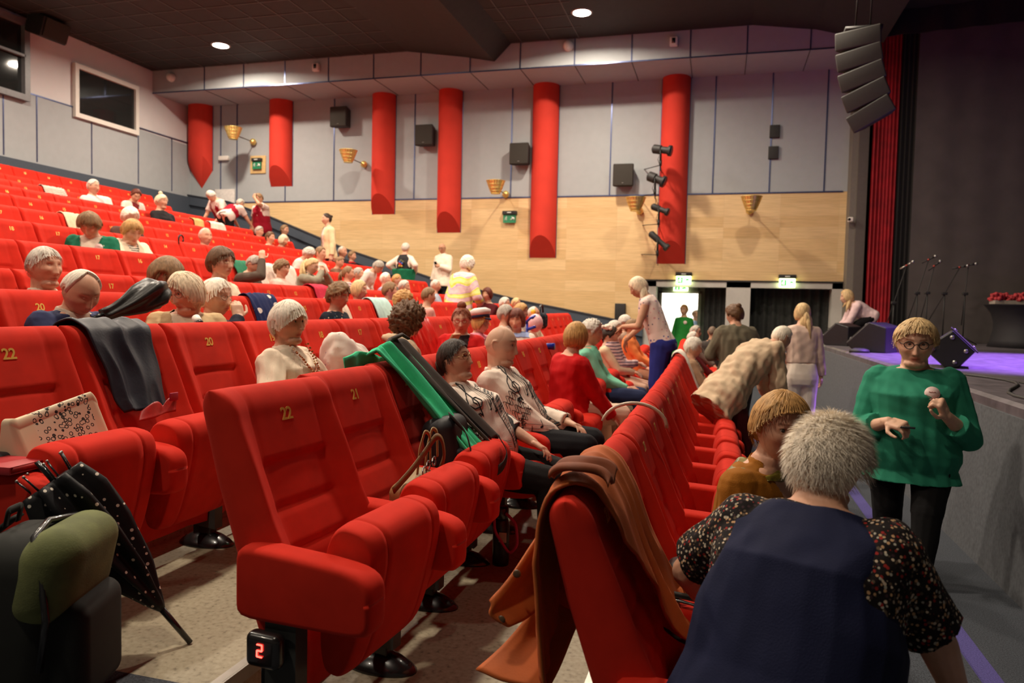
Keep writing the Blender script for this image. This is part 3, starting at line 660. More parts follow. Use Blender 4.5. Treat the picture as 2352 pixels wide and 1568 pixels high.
# ------------------------------------------------------------------ people
def skin(name, c): return M(name, c, .50, var=.07, vs=24, bump=.06, bs=260, tint=True, sss=.06, spec=.35)
SKINS = [skin('skin_fair', (.68, .41, .28)), skin('skin_rosy', (.64, .34, .22)), skin('skin_tan', (.52, .27, .16))]
EYEW = M('eye_white', (.46, .40, .36), .2, var=.02); IRIS = M('eye_iris', (.06, .05, .04), .12, var=.1)
def hairm(name, c, v=.28): return M('hair_' + name, c, .55, var=v, vs=40, bump=.5, bs=60, stretch=(1.6, 1.6, .35), spec=.3)
HAIRS = dict(white=hairm('white', (.86, .77, .64), .16), silver=hairm('silver', (.62, .56, .48), .2), grey=hairm('grey', (.40, .355, .30)), blond=hairm('blond', (.62, .43, .21)), gold=hairm('gold', (.50, .27, .09)), palebl=hairm('palebl', (.72, .58, .40)), brown=hairm('brown', (.125, .060, .026)), lbrown=hairm('lbrown', (.23, .13, .06)), dark=hairm('dark', (.035, .020, .013)), auburn=hairm('auburn', (.13, .030, .016)), copper=hairm('copper', (.22, .055, .022)), stubble=hairm('stubble', (.16, .11, .075)))
def fab(name, c, rough=.85, var=.08, bump=.25, bs=240, vs=12, tint=True, **k): return M('cloth_' + name, c, rough, var=var, vs=vs, bump=bump, bs=bs, tint=tint, spec=.2, **k)
def unit(v): v = np.asarray(v, float); return v/(np.linalg.norm(v) + 1e-9)
def head_dirs(nu, nv):
    th = np.linspace(.001, math.pi - .001, nv); ph = np.arange(nu)*2*math.pi/nu
    return np.stack([np.outer(np.sin(th), np.cos(ph)), np.outer(np.sin(th), np.sin(ph)), np.outer(np.cos(th), np.ones(nu))], -1)
def ga(d, s): return np.exp(-(d/s)**2)
def head_base(D, fat=0):
    x, y, z = D[..., 0], D[..., 1], D[..., 2]
    X = np.where(x > 0, .090, .100)*x; Y = .0785*y*(1 + fat*.10); Z = np.where(z > 0, .112, .118)*z
    low = np.clip(-z, 0, 1)
    Y = Y*(1 - (.27 - .22*fat)*low**1.7)
    X = np.where(x < 0, X*(1 - .42*low**1.3), X*(1 - .06*low**2))
    X = X + .012*low**2*np.clip(x + .4, 0, 1)          # chin forward
    Z = np.where((z < -.5) & (x < 0), Z*(1 - .25*np.clip(-x, 0, 1)*low), Z)
    return np.stack([X, Y, Z], -1)
def head_face(P, nose=1.0, lipo=0, fem=True, fat=0):
    X, Y, Z = P[..., 0].copy(), P[..., 1].copy(), P[..., 2].copy(); F = np.clip(X/.05, 0, 1); a = np.abs(Y); s0 = np.sign(Y)
    X += F*(-.010*ga(a - .031, .017)*ga(Z - .010, .012) + .004*ga(a - .03, .025)*ga(Z - .033, .010) + .003*ga(Y, .03)*ga(Z - .05, .03))
    X += F*(.005*ga(a - .045, .02)*ga(Z + .022, .018)*(1 + fat) - .003*ga(a - .035, .015)*ga(Z + .055, .02)*(1 - fat))
    t = np.clip((.020 - Z)/.062, 0, 1); prof = np.where((Z < .022) & (Z > -.048), .004 + .021*nose*t**1.25, 0)
    prof = np.where(Z <= -.042, prof*np.clip((Z + .053)/.011, 0, 1), prof); prof *= np.clip((.030 - Z)/.012, 0, 1)
    w = .0065 + .0060*t**2
    X += F*prof*np.exp(-(a/w)**2.4)
    X += F*.007*nose*ga(a - .0125, .007)*ga(Z + .037, .009)
    X += F*(.0065*np.exp(-(a/.023)**4)*ga(Z + .0625, .0055) + .0068*np.exp(-(a/.021)**4)*ga(Z + .0745, .0060) - .0040*np.exp(-(a/.024)**4)*ga(Z + .0685, .0022 + lipo) + .003*ga(a, .03)*ga(Z + .068, .018))
    X += F*(.006*ga(a, .018)*ga(Z + .103, .014) - .0035*ga(a, .02)*ga(Z + .088, .006))
    X -= F*.0022*ga(a - .026 - (-.045 - Z)*.35, .005)*ga(Z + .052, .018)     # fold beside the mouth
    Y += s0*(.003*ga(X - .045, .03)*ga(Z + .02, .02))
    return np.stack([X, Y, Z], -1)
HL = dict(short=[(0, 38), (.55, 33), (.95, 16), (1.25, 4), (1.5, -8), (1.62, 6), (1.85, 4), (2.05, -18), (2.6, -36), (3.15, -40)],
          crop=[(0, 36), (.5, 34), (.9, 22), (1.25, 10), (1.5, -2), (1.66, 10), (1.9, 8), (2.1, -12), (2.6, -26), (3.15, -30)],
          bob=[(0, 34), (.5, 24), (.85, -4), (1.15, -34), (1.6, -48), (2.2, -50), (3.15, -50)],
          fringe=[(0, 20), (.5, 16), (.8, 4), (1.1, -24), (1.5, -40), (2.2, -48), (3.15, -50)],
          pixie=[(0, 26), (.45, 18), (.8, 8), (1.15, -4), (1.45, -16), (1.7, -4), (1.95, -10), (2.2, -30), (2.7, -44), (3.15, -46)],
          back=[(0, 42), (.6, 36), (1.0, 22), (1.3, 8), (1.5, -6), (1.7, -2), (2.0, -18), (2.5, -38), (3.15, -44)],
          bald=[(0, 95), (.9, 80), (1.25, 22), (1.5, 0), (1.65, 12), (1.9, 8), (2.2, -14), (2.6, -26), (3.15, -28)],
          fringebald=[(0, 85), (.8, 60), (1.1, 34), (1.4, 10), (1.55, 0), (1.7, 10), (2.0, -6), (2.5, -24), (3.15, -28)])
def make_hair(g, D, style, T, fat, seed, R, H, k, rough=1.0, curl=0, mi=0):
    az = np.arctan2(np.abs(D[..., 1]), D[..., 0]); el = np.degrees(np.arcsin(np.clip(D[..., 2], -1, 1)))
    kn = HL[style]; ln = np.interp(az, [q[0] for q in kn], [q[1] for q in kn])
    sgn = np.where(D[..., 1] > 0, 1, 0)
    ln = ln + 5*np.sin(az*4.3 + sgn*2.4 + seed) + 2.5*np.sin(az*13 + sgn*2 + seed) + 2*np.sin(az*29 + seed)
    f = np.clip((el - ln)/13, 0, 1); f = f*f*(3 - 2*f)
    B = head_base(D, fat); nrm = D/np.linalg.norm(D, axis=-1, keepdims=True)
    azs = np.arctan2(D[..., 1], D[..., 0])
    strand = np.sin(azs*31 + 1.6*np.sin(el*.06 + seed) + 2*np.sin(azs*5)) + .7*np.sin(azs*57 + el*.05 + seed)
    cl = wob(nrm, 26, seed) + .8*wob(nrm, 48, seed + 1)
    vol = wob(nrm, 5, seed + 2)
    th = T*(1 + .16*vol) + rough*(.0013*strand*(1 - curl) + .007*curl*cl + .0004*cl)*np.clip(T/.02, .25, 1.4)
    off = -.006*(1 - f) + th*f
    if style in ('bob', 'fringe'): off = off + f*.010*np.clip(-D[..., 2], 0, 1)
    P = B + nrm*off[..., None]
    g.grid(H + (P*k) @ R.T, mi, cv=True, flip=True)
    # close the poles
    return P
def strands(g, D, style, T, fat, seed, R, H, k, n, length=.06, width=.0022, lift=.006, spiky=0, mi=0):
    r = np.random.default_rng(seed); kn = HL[style]
    made = 0
    while made < n:
        az = r.uniform(-math.pi, math.pi); a = abs(az); ln = np.interp(a, [q[0] for q in kn], [q[1] for q in kn])
        el0 = math.degrees(math.asin(r.uniform(math.sin(math.radians(max(-50, min(ln + 2, 88)))), 1)))
        if el0 < ln: continue
        made += 1; m = 5; pts = []; L = length*r.uniform(.6, 1.3)
        daz = r.normal(0, .25)*(1 + 2*spiky); flow = 1 - .75*spiky
        off0 = T*r.uniform(.55, 1.0)
        for i in range(m):
            t = i/(m - 1); e = math.radians(max(el0 - math.degrees(L*t*flow/.11), -58, ln - (5 if a < 1.3 else 4 if a < 1.95 else 12))); z_ = az + daz*t/max(math.cos(math.radians(min(el0, 75))), .3)*.3
            d = np.array([math.cos(e)*math.cos(z_), math.cos(e)*math.sin(z_), math.sin(e)])
            p = head_base(d, fat) + d*(off0 + lift*t + spiky*L*t*.85); pts.append(H + (p*k) @ R.T)
        d0 = unit(pts[-1] - pts[0]); c = unit((pts[0] - H)); s_ = unit(np.cross(d0, c) + 1e-6)*width*k*r.uniform(.6, 1.3)
        V = []
        for i, p in enumerate(pts):
            wv = (1 - (i/(m - 1))**1.6)*.92 + .08; V += [p - s_*wv, p + s_*wv]
        g.add(V, [(2*i, 2*i+1, 2*i+3, 2*i+2) for i in range(m-1)], mi)
BATCH = []; EXTRA = []; CTX = {}
def who(s): return next(v for k_, v in CTX.items() if s in k_)
def world(c, p):
    a = c['face']; x, y, z = p; l = c['root'].location; return np.array((l[0] + x*math.cos(a) - y*math.sin(a), l[1] + x*math.sin(a) + y*math.cos(a), l[2] + z))
def batch(g, name, mats, parent, vox, smooth=1, post=None, disp=None):
    """queue a mesh to be fused into one skin by voxel remeshing"""
    BATCH.append((g.mesh(name), name, mats if isinstance(mats, list) else [mats], parent, vox, smooth, post, disp))
def flush():
    tmp = []
    for me, name, mats, parent, vox, sm, post, disp in BATCH:
        o = bpy.data.objects.new('tmp', me); COL.objects.link(o)
        b = bmesh.new(); b.from_mesh(me); bmesh.ops.recalc_face_normals(b, faces=b.faces); b.to_mesh(me); b.free()
        m = o.modifiers.new('r', 'REMESH'); m.mode = 'VOXEL'; m.voxel_size = vox; m.use_smooth_shade = True
        if sm: q = o.modifiers.new('s', 'SMOOTH'); q.factor = .5; q.iterations = sm
        tmp.append(o)
    dg = bpy.context.evaluated_depsgraph_get(); dg.update()
    for o, (me, name, mats, parent, vox, sm, post, disp) in zip(tmp, BATCH):
        n = bpy.data.meshes.new_from_object(o.evaluated_get(dg)); n.name = name
        bpy.data.objects.remove(o); bpy.data.meshes.remove(me)
        V = np.zeros(len(n.vertices)*3); n.vertices.foreach_get('co', V); V = V.reshape(-1, 3)
        if disp is not None:
            N = np.zeros(len(n.vertices)*3); n.vertex_normals.foreach_get('vector', N); V = V + N.reshape(-1, 3)*np.asarray(disp(V))[:, None]; n.vertices.foreach_set('co', V.ravel())
        n.materials.clear()
        for m in mats: n.materials.append(m)
        if post is not None: post(n, V)
        n.polygons.foreach_set('use_smooth', [True]*len(n.polygons)); n.update()
        link(name, n, parent)
    BATCH.clear()
def set_tint(n, C):
    a = n.color_attributes.new('tint', 'FLOAT_COLOR', 'POINT'); C = np.concatenate([C, np.ones((len(C), 1))], 1); a.data.foreach_set('color', C.astype(np.float32).ravel())
def cut(n, V, pred):
    b = bmesh.new(); b.from_mesh(n); k = pred(V); b.verts.ensure_lookup_table()
    bmesh.ops.delete(b, geom=[v for v in b.verts if k[v.index]], context='VERTS'); b.to_mesh(n); b.free()
def ik(A, B, l1, l2, pole):
    A, B = np.array(A, float), np.array(B, float); d = B - A; L = np.linalg.norm(d); L2 = min(L, (l1 + l2)*.995); d = d/(L + 1e-9)
    a = (l1*l1 - l2*l2 + L2*L2)/(2*L2); h = math.sqrt(max(l1*l1 - a*a, 0)); p = np.array(pole, float); p = p - d*(p @ d); p = unit(p)
    return A + d*a + p*h, A + d*L2
def hand(g, Wp, d, n, side, curl=.35, spread=.16, thumb=.6, k=1.0):
    """palm + five fingers; d = pointing direction, n = back-of-hand normal, side=+1 when the thumb lies towards +cross(d,n)"""
    d = unit(d); n = unit(np.array(n, float) - d*(np.array(n, float) @ d)); s = np.cross(d, n)*side
    P = lambda a, b, c: Wp + k*(d*a + s*b + n*c)
    R = np.stack([d, s, n], 1)
    g.rbox(P(.046, 0, 0), np.array((.088, .078, .028))*k, .013*k, 3, rot=R)
    g.cap(P(-.02, 0, 0), P(.03, .0, 0), .024*k, .026*k, 10, flat=.75, up=n)
    for i, (b, L, r) in enumerate([(.029, .072, .0092), (.0095, .080, .0095), (-.010, .075, .009), (-.0285, .060, .008)]):
        c = curl*(1 + .12*i); a0 = P(.082 - abs(b - .005)*.25, b, 0); dirn = d*1 + s*(b*spread*12); p = a0; ang = 0
        for j, f in enumerate((.42, .32, .26)):
            ang += c*(.75 if j == 0 else 1.0); v = unit(unit(dirn)*math.cos(ang) - n*math.sin(ang)); q = p + v*L*f*k
            g.cap(p, q, r*k*(1 - .08*j), r*k*(.93 - .08*j), 8); p = q
    v1 = unit(d*.55 + s*.75 - n*.35*thumb); a0 = P(.018, .030, -.004); q = a0 + v1*.042*k; g.cap(a0 - v1*.012*k, q, .0125*k, .0108*k, 8)
    v2 = unit(d*.9 + s*.25 - n*.35*thumb); q2 = q + v2*.032*k; g.cap(q, q2, .0105*k, .0092*k, 8); q3 = q2 + unit(d + s*.0 - n*.3*thumb)*.02*k; g.cap(q2, q3, .009*k, .0075*k, 8)
TORSO = [(-.95, .185, .150, .02), (-.70, .180, .150, .01), (-.50, .172, .142, .0), (-.35, .165, .132, .0), (-.22, .150, .115, .0), (-.10, .170, .130, -.005), (0, .172, .132, -.005), (.22, .150, .115, .008), (.45, .150, .112, .012), (.68, .160, .112, .010), (.84, .168, .098, .0), (.92, .150, .082, -.006), (.97, .105, .068, -.008), (1.0, .066, .060, -.006), (1.06, .054, .055, .002)]
def person(label, H, floor, face=0, sit=True, S=1.0, girth=1.0, lean=-8, twist=0, head=(0, 0, 0), hair=('short', 'grey', .014), sk=0, top=None, low=None, arms=None, glasses=None, vox=.008, nst=0, fem=True, fat=0.0, bow=.02, legs=None, belly=0, hip=None, shoes=None, name='person', nose=1.0, curl=0, beard=None, strandkw=None, extra=None, bust=None, neckf=.35, shrug=0, skirt=None, rough=1.0, baldtint=None):
    """H: head centre in the room.  local frame: +x = facing direction, +y = the person's left"""
    Hx, Hy, Hz = H; k = S; hk = S*1.0
    L = math.radians(lean); T = .49*k
    up = np.array([math.sin(L), 0, math.cos(L)]); fw = np.array([math.cos(L), 0, -math.sin(L)])
    nl = L*neckf; nup = np.array([math.sin(nl), 0, math.cos(nl)]); nfw = np.array([math.cos(nl), 0, -math.sin(nl)])
    z0 = Hz - floor
    Hl = np.array([0, 0, z0]); pd = max(0, head[1]) ; N = Hl - nup*(.140 - .0016*pd)*k - nfw*(.030 + .0014*pd)*k
    hp = N - up*T
    if sit and hip is None:
        hz = .50; T2 = (N[2] - hz)/max(math.cos(L), .3); T = min(max(T2, .36*k), .60*k); hp = N - up*T
    if not sit and hip is None: T = max(.36*k, (N[2] - .60*N[2]/max(math.cos(L), .5)*(1 if lean < 25 else .92))/max(math.cos(L), .45)) if lean < 25 else .47*k; hp = N - up*T
    if hip is not None: hp = np.array(hip, float); v = N - hp; T = np.linalg.norm(v); up = v/T; fw = np.array([up[2], 0, -up[0]])
    root = empty(name, (Hx, Hy, floor), math.radians(face), label, 'person')
    tw = math.radians(twist)
    def frame(t):
        c = hp + up*T*t - fw*bow*4*max(t, 0)*(1 - t)*(1 if 0 < t < 1 else 0); a = tw*np.clip(t, 0, 1)
        return c, fw*math.cos(a) + np.array((0, 1, 0))*math.sin(a), np.array((0, 1, 0))*math.cos(a) - fw*math.sin(a)
    bu = (.022 if fem else 0) if bust is None else bust
    def torso(g, dl=0, t0=-.3, t1=2, n=24, flare=0, mi=0, sw=1):
        R = []; th = np.arange(n)*2*math.pi/n
        for t, w, d, xo in TORSO:
            if t < t0 or t > t1: continue
            c, f, s_ = frame(t); gi = girth if t < .9 else 1 + (girth - 1)*.3
            W = (w*k*gi + dl + flare*max(0, .35 - t))*(1 + (sw - 1)*np.clip((t - .45)/.2, 0, 1)); Dp = d*k*(gi if t < .8 else 1) + dl*(.9 if t < .9 else .6) + flare*max(0, .35 - t)
            bb = bu*k*ga(t - .62, .16) + belly*k*ga(t - .25, .28)
            cs, sn = np.cos(th), np.sin(th); e = 2.5; kk = (np.abs(cs)**e + np.abs(sn)**e)**(-1/e)
            fx = Dp*cs*kk + bb*np.clip(cs, 0, 1)**1.5*(1 + .25*np.cos(2*th)*0); fy = W*sn*kk
            z_up = shrug*.02 if t > .8 else 0
            R.append(c + xo*f + up*z_up + fx[:, None]*f + fy[:, None]*s_)
        g.loft(np.array(R), mi)
    # arms -------------------------------------------------------
    A = {}
    arms = arms or {}
    for sd in (1, -1):
        c, f, s_ = frame(.87); sh = c + s_*sd*.148*k*(1 + (girth - 1)*.45) - up*.022*k + up*shrug*.02
        spec = arms.get('l' if sd > 0 else 'r', arms.get('b', 'lap' if sit else 'side'))
        pole = (-.5, sd*.7, -.6)
        hd = None
        if spec == 'lap': tg = hp + np.array((.30, sd*.07, .10))*k
        elif spec == 'knee': tg = hp + np.array((.36, sd*.13, .11))*k
        elif spec == 'side': tg = np.array((hp[0] + .04*k, sd*.25*k*girth, hp[2] - .08*k)); pole = (-1, sd*.2, 0)
        elif spec == 'arm': tg = hp + np.array((.28, sd*.27, .14))*k
        else:
            tg = N + np.array(spec['p'], float)*k
            pole = spec.get('pole', pole); hd = spec
        l1, l2 = .285*k, .245*k
        el, wr = ik(sh, tg, l1, l2, pole); A[sd] = (sh, el, wr, hd)
    def traps(g, dl=0):
        for sd in (1, -1): g.cap(N - up*.045*k, A[sd][0] + up*.004*k, .050*k + dl, .050*k + dl*.7, 12)
    # legs -------------------------------------------------------
    LG = {}
    for sd in (1, -1):
        hj = hp + np.array((.0, sd*.088*k*girth, -.02)) if not sit else hp + np.array((.03, sd*.09*k*girth, -.02))
        sp = (legs or {}).get('l' if sd > 0 else 'r')
        if sp is not None: an = np.array(sp['a'], float); pole = sp.get('pole', (1, 0, .2))
        elif sit: an = np.array((hp[0] + .46*k, sd*.13, .08)); pole = (1, 0, 1)
        else: an = np.array((hp[0] - .02, sd*.10, .08)); pole = (1, 0, 0)
        ll = max(.41*k, np.linalg.norm(an - hj)*.503) if sit else np.linalg.norm(an - hj)*(.507 if hip is None else .53); kn, an = ik(hj, an, ll, ll*.98, pole); LG[sd] = (hj, kn, an)
    # head matrix ------------------------------------------------
    yw, pt, rl = head
    Rh = np.array(Matrix.Rotation(math.radians(yw), 3, 'Z') @ Matrix.Rotation(math.radians(pt), 3, 'Y') @ Matrix.Rotation(math.radians(rl), 3, 'X'))
    toH = lambda V: ((V - Hl) @ Rh)/hk
    # body -------------------------------------------------------
    g = G(); torso(g); traps(g, -.002)
    nu, nv = (96, 72) if vox < .0055 else (64, 48)
    D = head_dirs(nu, nv); P = head_face(head_base(D, fat), nose, 0, fem, fat)
    g.grid(Hl + (P*hk) @ Rh.T, 0, cv=True, flip=True)
    g.add([Hl + (P[0].mean(0)*hk) @ Rh.T, Hl + (P[-1].mean(0)*hk) @ Rh.T], [])
    f = [(i, (i+1) % nu) for i in range(nu)]
    b0 = g.n - 2 - nu*nv
    g.f += [(b0 + j, b0 + i, g.n - 2) for i, j in f] + [(b0 + (nv-1)*nu + i, b0 + (nv-1)*nu + j, g.n - 1) for i, j in f]; g.m += [0]*(2*nu)
    hp_ = lambda x, y, z: Hl + (np.array((x, y, z))*hk) @ Rh.T
    g.cap(N - up*.05*k, hp_(-.022, 0, -.055), .058*k*(1 + fat*.25), .052*hk*(1 + fat*.3), 14)
    if fat > .3: g.ball(hp_(.035, 0, -.10), (.05*hk, .055*hk, .028*hk), 12)
    for sd in (-1, 1):                                    # ears
        E = lambda x, z, o=0: hp_(-.008 + x, sd*(.0725 + o + fat*.004), z)
        g.ball(E(0, -.004, .002), (.012*hk, .008*hk, .026*hk), 10, rot=Rh)
        g.tube([E(.010, -.018, .002), E(.012, .010, .004), E(.002, .028, .008), E(-.014, .026, .012), E(-.020, .008, .012), E(-.014, -.014, .009), E(-.002, -.028, .004), E(.006, -.030, .002)], np.array([.004, .0045, .005, .0055, .0055, .005, .006, .005])*hk, 8)
    for sd in (-1, 1):                                    # lids
        if vox < .006:
            c = hp_(.0705, sd*.031, .0125)
            for tz, r in ((.0090, .0046), (-.0090, .0036)):
                pts = [hp_(.0795 - .011*abs(u)**2, sd*.031 + 0.0165*u, .0112 + tz*(1 - .75*u*u)) for u in np.linspace(-1, 1, 7)]
                g.tube(pts, r*hk, 8)
    for sd in (1, -1):
        sh, el, wr, hd = A[sd]; gg = 1 + (girth - 1)*.5
        g.cap(sh, el, .052*k*gg, .040*k*gg, 12); g.cap(el, wr, .040*k*gg, .027*k, 12)
        fa = unit(wr - el)
        if hd and 'd' in hd: hand(g, wr, hd['d'], hd.get('n', (0, 0, 1)), hd.get('th', -sd), hd.get('curl', .35), thumb=hd.get('t', .6), k=k)
        else:
            dn = fa*.8 + (np.array((.6, -sd*.25, -.25)) if sit else np.array((.1, 0, -.6))); nn = (0.1, sd*.3, 1) if sit else (0, sd, 0)
            hand(g, wr, dn, nn, -sd if sit else -sd, .32, k=k)
        hj, kn, an = LG[sd]
        g.cap(hj, kn, .088*k*gg, .058*k*gg, 12); g.cap(kn, an, .056*k*gg, .038*k, 12)
        fd = np.array((1, sd*.18, 0)); g.cap(an + (0, 0, -.035), an + np.array((.12, sd*.02, -.045)), .035*k, .028*k, 10)
    br = HAIRS[hair[1]].name if hair else ''
    bc = dict(white=(.75, .66, .58), silver=(.7, .6, .52), grey=(.5, .42, .36)).get(hair[1] if hair else 'grey', (.42, .30, .24))
    far = floor + 0*Hz
    def post(n, V):
        q = toH(V); x, y, z = q.T; a = np.abs(y); near = (np.linalg.norm(q, axis=1) < .16); Fr = np.clip((x - .03)/.03, 0, 1)*near
        C = np.ones((len(V), 3))
        def mixc(m, c): C[:] = C*(1 - m[:, None]) + C*np.array(c)*m[:, None]
        lip = Fr*np.exp(-(a/.022)**4)*ga(z + .0685, .0115); mixc(np.clip(lip*1.2, 0, 1)*(.95 if fem else .5), (.80, .42, .42))
        mixc(Fr*np.exp(-(a/.021)**6)*ga(z + .0685, .0022)*.8, (.45, .25, .25))
        mixc(Fr*.55*ga(a - .045, .022)*ga(z + .028, .022), (1.0, .80, .76)); mixc(Fr*.5*ga(a, .014)*ga(z + .035, .012), (1.0, .82, .78))
        bw = Fr*ga((z - .0335 + .12*(a - .03)**2/.03), .0042)*np.clip((a - .010)/.006, 0, 1)*np.clip((.052 - a)/.010, 0, 1); mixc(np.clip(bw*1.3, 0, 1), bc)
        ew = Fr*ga(a - .031, .017)*ga(z - .011, .0085); mixc(ew*.55, (.74, .58, .54))
        mixc(Fr*ga(z - .0175 + .010*((a - .031)/.015)**2*.4, .0022)*np.exp(-((a - .031)/.016)**4)*.75, (.30, .20, .17))
        nost = Fr*ga(a - .009, .0042)*ga(z + .0475, .0035); mixc(nost*.8, (.35, .2, .18))
        if baldtint:
            cr = near*np.clip((np.degrees(np.arctan2(z, np.maximum(np.hypot(x, y), 1e-4))) - np.interp(np.arctan2(a, x), [0, .9, 1.2, 1.5, 1.7, 2.2, 3.15], [90, 70, 28, 6, 8, -14, -26]))/8, 0, 1); mixc(cr*baldtint[0], baldtint[1])
        if beard: bm = Fr*(ga(z + .082, .028)*np.clip((a - .0)/.01 + .6, 0, 1))*(1 - np.clip(lip, 0, 1)); mixc(np.clip(bm, 0, 1)*beard[0], beard[1])
        set_tint(n, C)
    if vox < .0059:
        ge = G()
        for sd in (-1, 1):
            c = hp_(.0692, sd*.031, .0108); ge.ball(c, .0128*hk, 16, 1, rot=Rh)
            v = unit(Rh @ np.array((1, sd*.02, -.05))); b_ = c + v*.0092*hk; ge.ball(b_, np.array((.0048, .0072, .0072))*hk, 12, 2, rot=Rh)
        def post2(n, V, ge=ge):
            post(n, V); b = bmesh.new(); b.from_mesh(n); m2 = ge.mesh('e'); b.from_mesh(m2); b.to_mesh(n); b.free(); bpy.data.meshes.remove(m2)
        batch(g, 'body', [SKINS[sk], EYEW, IRIS], root, vox, 1, post2)
    else: batch(g, 'body', [SKINS[sk]], root, vox, 1, post)
    # hair -------------------------------------------------------
    if hair:
        st, colr, Tk = hair[:3]; g = G(); Dh = head_dirs(112, 84) if vox < .0065 else head_dirs(64, 44)
        make_hair(g, Dh, st, Tk, fat, len(label), Rh, Hl, hk, rough, curl)
        if nst: strands(g, Dh, st, Tk, fat, len(label), Rh, Hl, hk, nst, **(strandkw or {}))
        for e in hair[3:]:
            if e[0] == 'bun': g.ball(hp_(*e[1]), e[2]*hk, 12)
            if e[0] == 'tail':
                pts = [hp_(*p) for p in e[1]]; m = len(pts)
                for q in range(9):
                    o = np.random.default_rng(q).normal(size=3)*e[2]*.5*hk
                    g.tube([p + o*(i/(m-1) + .3) for i, p in enumerate(pts)], [e[2]*hk*.62*(1 - .75*(i/(m-1))**3) for i in range(m)], 8)
        g.build('hair', HAIRS[colr], root)
    # clothes ----------------------------------------------------
    vc = max(vox*1.25, .006)
    for ci, c in enumerate(top or []):
        g = G(); dl = c.get('d', .012); t0 = c.get('t0', -.22); torso(g, dl, t0, c.get('t1', .975), flare=c.get('flare', 0), sw=c.get('sw', 1))
        if 'sw' not in c: traps(g, dl*.8)
        sl = c.get('sleeve', 1)
        if sl:
            for sd in (1, -1):
                sh, el, wr, _ = A[sd]; gg = 1 + (girth - 1)*.5; w0 = .056*k*gg*c.get('sr', 1) + dl; w1 = .045*k*gg*c.get('sr', 1) + dl; w2 = .032*k*gg + dl*c.get('cuff', 1)
                g.ball(sh, w0*1.02, 12)
                if sl >= .5:
                    g.cap(sh, el, w0, w1, 12); e = wr - el; tt = np.clip((sl - .5)*2, 0, 1)
                    if tt > 0: g.cap(el, el + e*(tt*.97), w1, w1 + (w2 - w1)*tt, 12, ends=(1, 0))
                else: g.cap(sh, sh + (el - sh)*sl*2, w0, w0 + (w1 - w0)*sl*2 + .006, 12, ends=(1, 0))
        if c.get('collar'):
            cc, f_, s_ = frame(1.0); R = []
            for dz, rr in ((-.035, .080), (.008, .076), (.022, .069), (.008, .063), (-.035, .06)):
                th = np.arange(24)*2*math.pi/24; R.append(cc + up*dz*k + f_*.004 + (np.cos(th)*rr*k*1.05)[:, None]*f_ + (np.sin(th)*rr*k)[:, None]*s_ - np.outer(np.clip(np.cos(th), 0, 1)**2*.03*k*(dz > 0), up))
            g.loft(np.array(R))
        if c.get('hood'):
            cc, f_, s_ = frame(.97); g.tube([cc + s_*.10*k*math.sin(a) - f_*(.03 + .09*math.cos(a))*k + up*.01 for a in np.linspace(-2.0, 2.0, 9)], .032*k, 10)
        amp = c.get('wr', .004); sd_ = len(label) + ci
        def disp(V, amp=amp, sd_=sd_): return amp*(wob(V*np.array((1, 1, .6)), 42, sd_, 6) + .6*wob(V*np.array((1, 1, .7)), 85, sd_ + 1, 6))
        op = c.get('open')
        def postc(n, V, c=c, op=op, dl=dl):
            rel = V - N; xx = rel @ fw; zz = rel @ up; t = 1 + zz/T; yy = rel[:, 1]
            if c.get('pat'): set_tint(n, c['pat'](dict(x=xx, y=yy, z=zz, t=t, V=V, k=k)))
            else: set_tint(n, np.ones((len(V), 3)))
            if op: cut(n, V, lambda V: (xx > .02) & (np.abs(yy - .0) < op(t)*k) & (t > -.3))
        batch(g, c['n'], fab(*c['m']) if isinstance(c['m'], tuple) else c['m'], root, vc, 2, postc, disp)
    if low:
        g = G(); dl = low.get('d', .007); tt = low.get('top', .12); torso(g, dl, -.3, tt)
        if low.get('skirt'):
            c0 = hp + (0, 0, -.05); z1 = low['skirt']; R = []
            for u in np.linspace(0, 1, 8):
                cz = c0*(1 - u) + np.array((hp[0] - .02, 0, z1))*u; th = np.arange(32)*2*math.pi/32; rr = .19*k*girth*(1 + .35*u)*(1 + .05*np.sin(th*9)*u)
                R.append(cz + np.stack([rr*.8*np.cos(th), rr*np.sin(th), 0*th], -1))
            g.loft(np.array(R))
        else:
            for sd in (1, -1):
                hj, kn, an = LG[sd]; gg = (1 + (girth - 1)*.5)*low.get('w', 1)
                g.cap(hj, kn, .094*k*gg + dl*.5, .064*k*gg + dl, 12); g.cap(kn, an + (an - kn)*(-.03), .062*k*gg + dl, .048*k*low.get('hem', 1) + dl, 12, ends=(1, 0)); g.ball(kn, .064*k*gg + dl, 12)
        batch(g, low.get('n', 'trousers'), fab(*low['m']) if isinstance(low['m'], tuple) else low['m'], root, vc*1.15, 2, lambda n, V: set_tint(n, np.ones((len(V), 3))), lambda V: .004*wob(V, 45, 3, 6))
    if shoes and not skirt:
        for sd in (1, -1):
            an = LG[sd][2]; g = G(); g.cap(an + (-.03, 0, -.055), an + np.array((.15, sd*.025, -.055)), .045*k, .040*k, 12, flat=.62); g.rbox(an + np.array((.055, sd*.01, -.073)), (.26*k, .085*k, .016), .006, 2); g.build('shoe', M('cloth_' + shoes[0], shoes[1], .4), root)
    if glasses:
        gc, rim = glasses; g = G()
        for sd in (-1, 1):
            pts = [hp_(.0895 - .35*(abs(u_) if 0 else 0) - .010*((sd*.033 + .0225*math.cos(a))/.05)**2*1.2, sd*.033 + .0225*math.cos(a), .006 + .0175*math.sin(a)*(1 - .12*math.cos(2*a))) for a in np.linspace(0, 2*math.pi, 20)[:-1] for u_ in (0,)]
            g.tube(pts, rim*hk, 6, closed=True)
            g.tube([hp_(.083, sd*.055, .010), hp_(.070, sd*.071, .011), hp_(.0, sd*.080, .009), hp_(-.012, sd*.081, .0)], rim*hk*.9, 6)
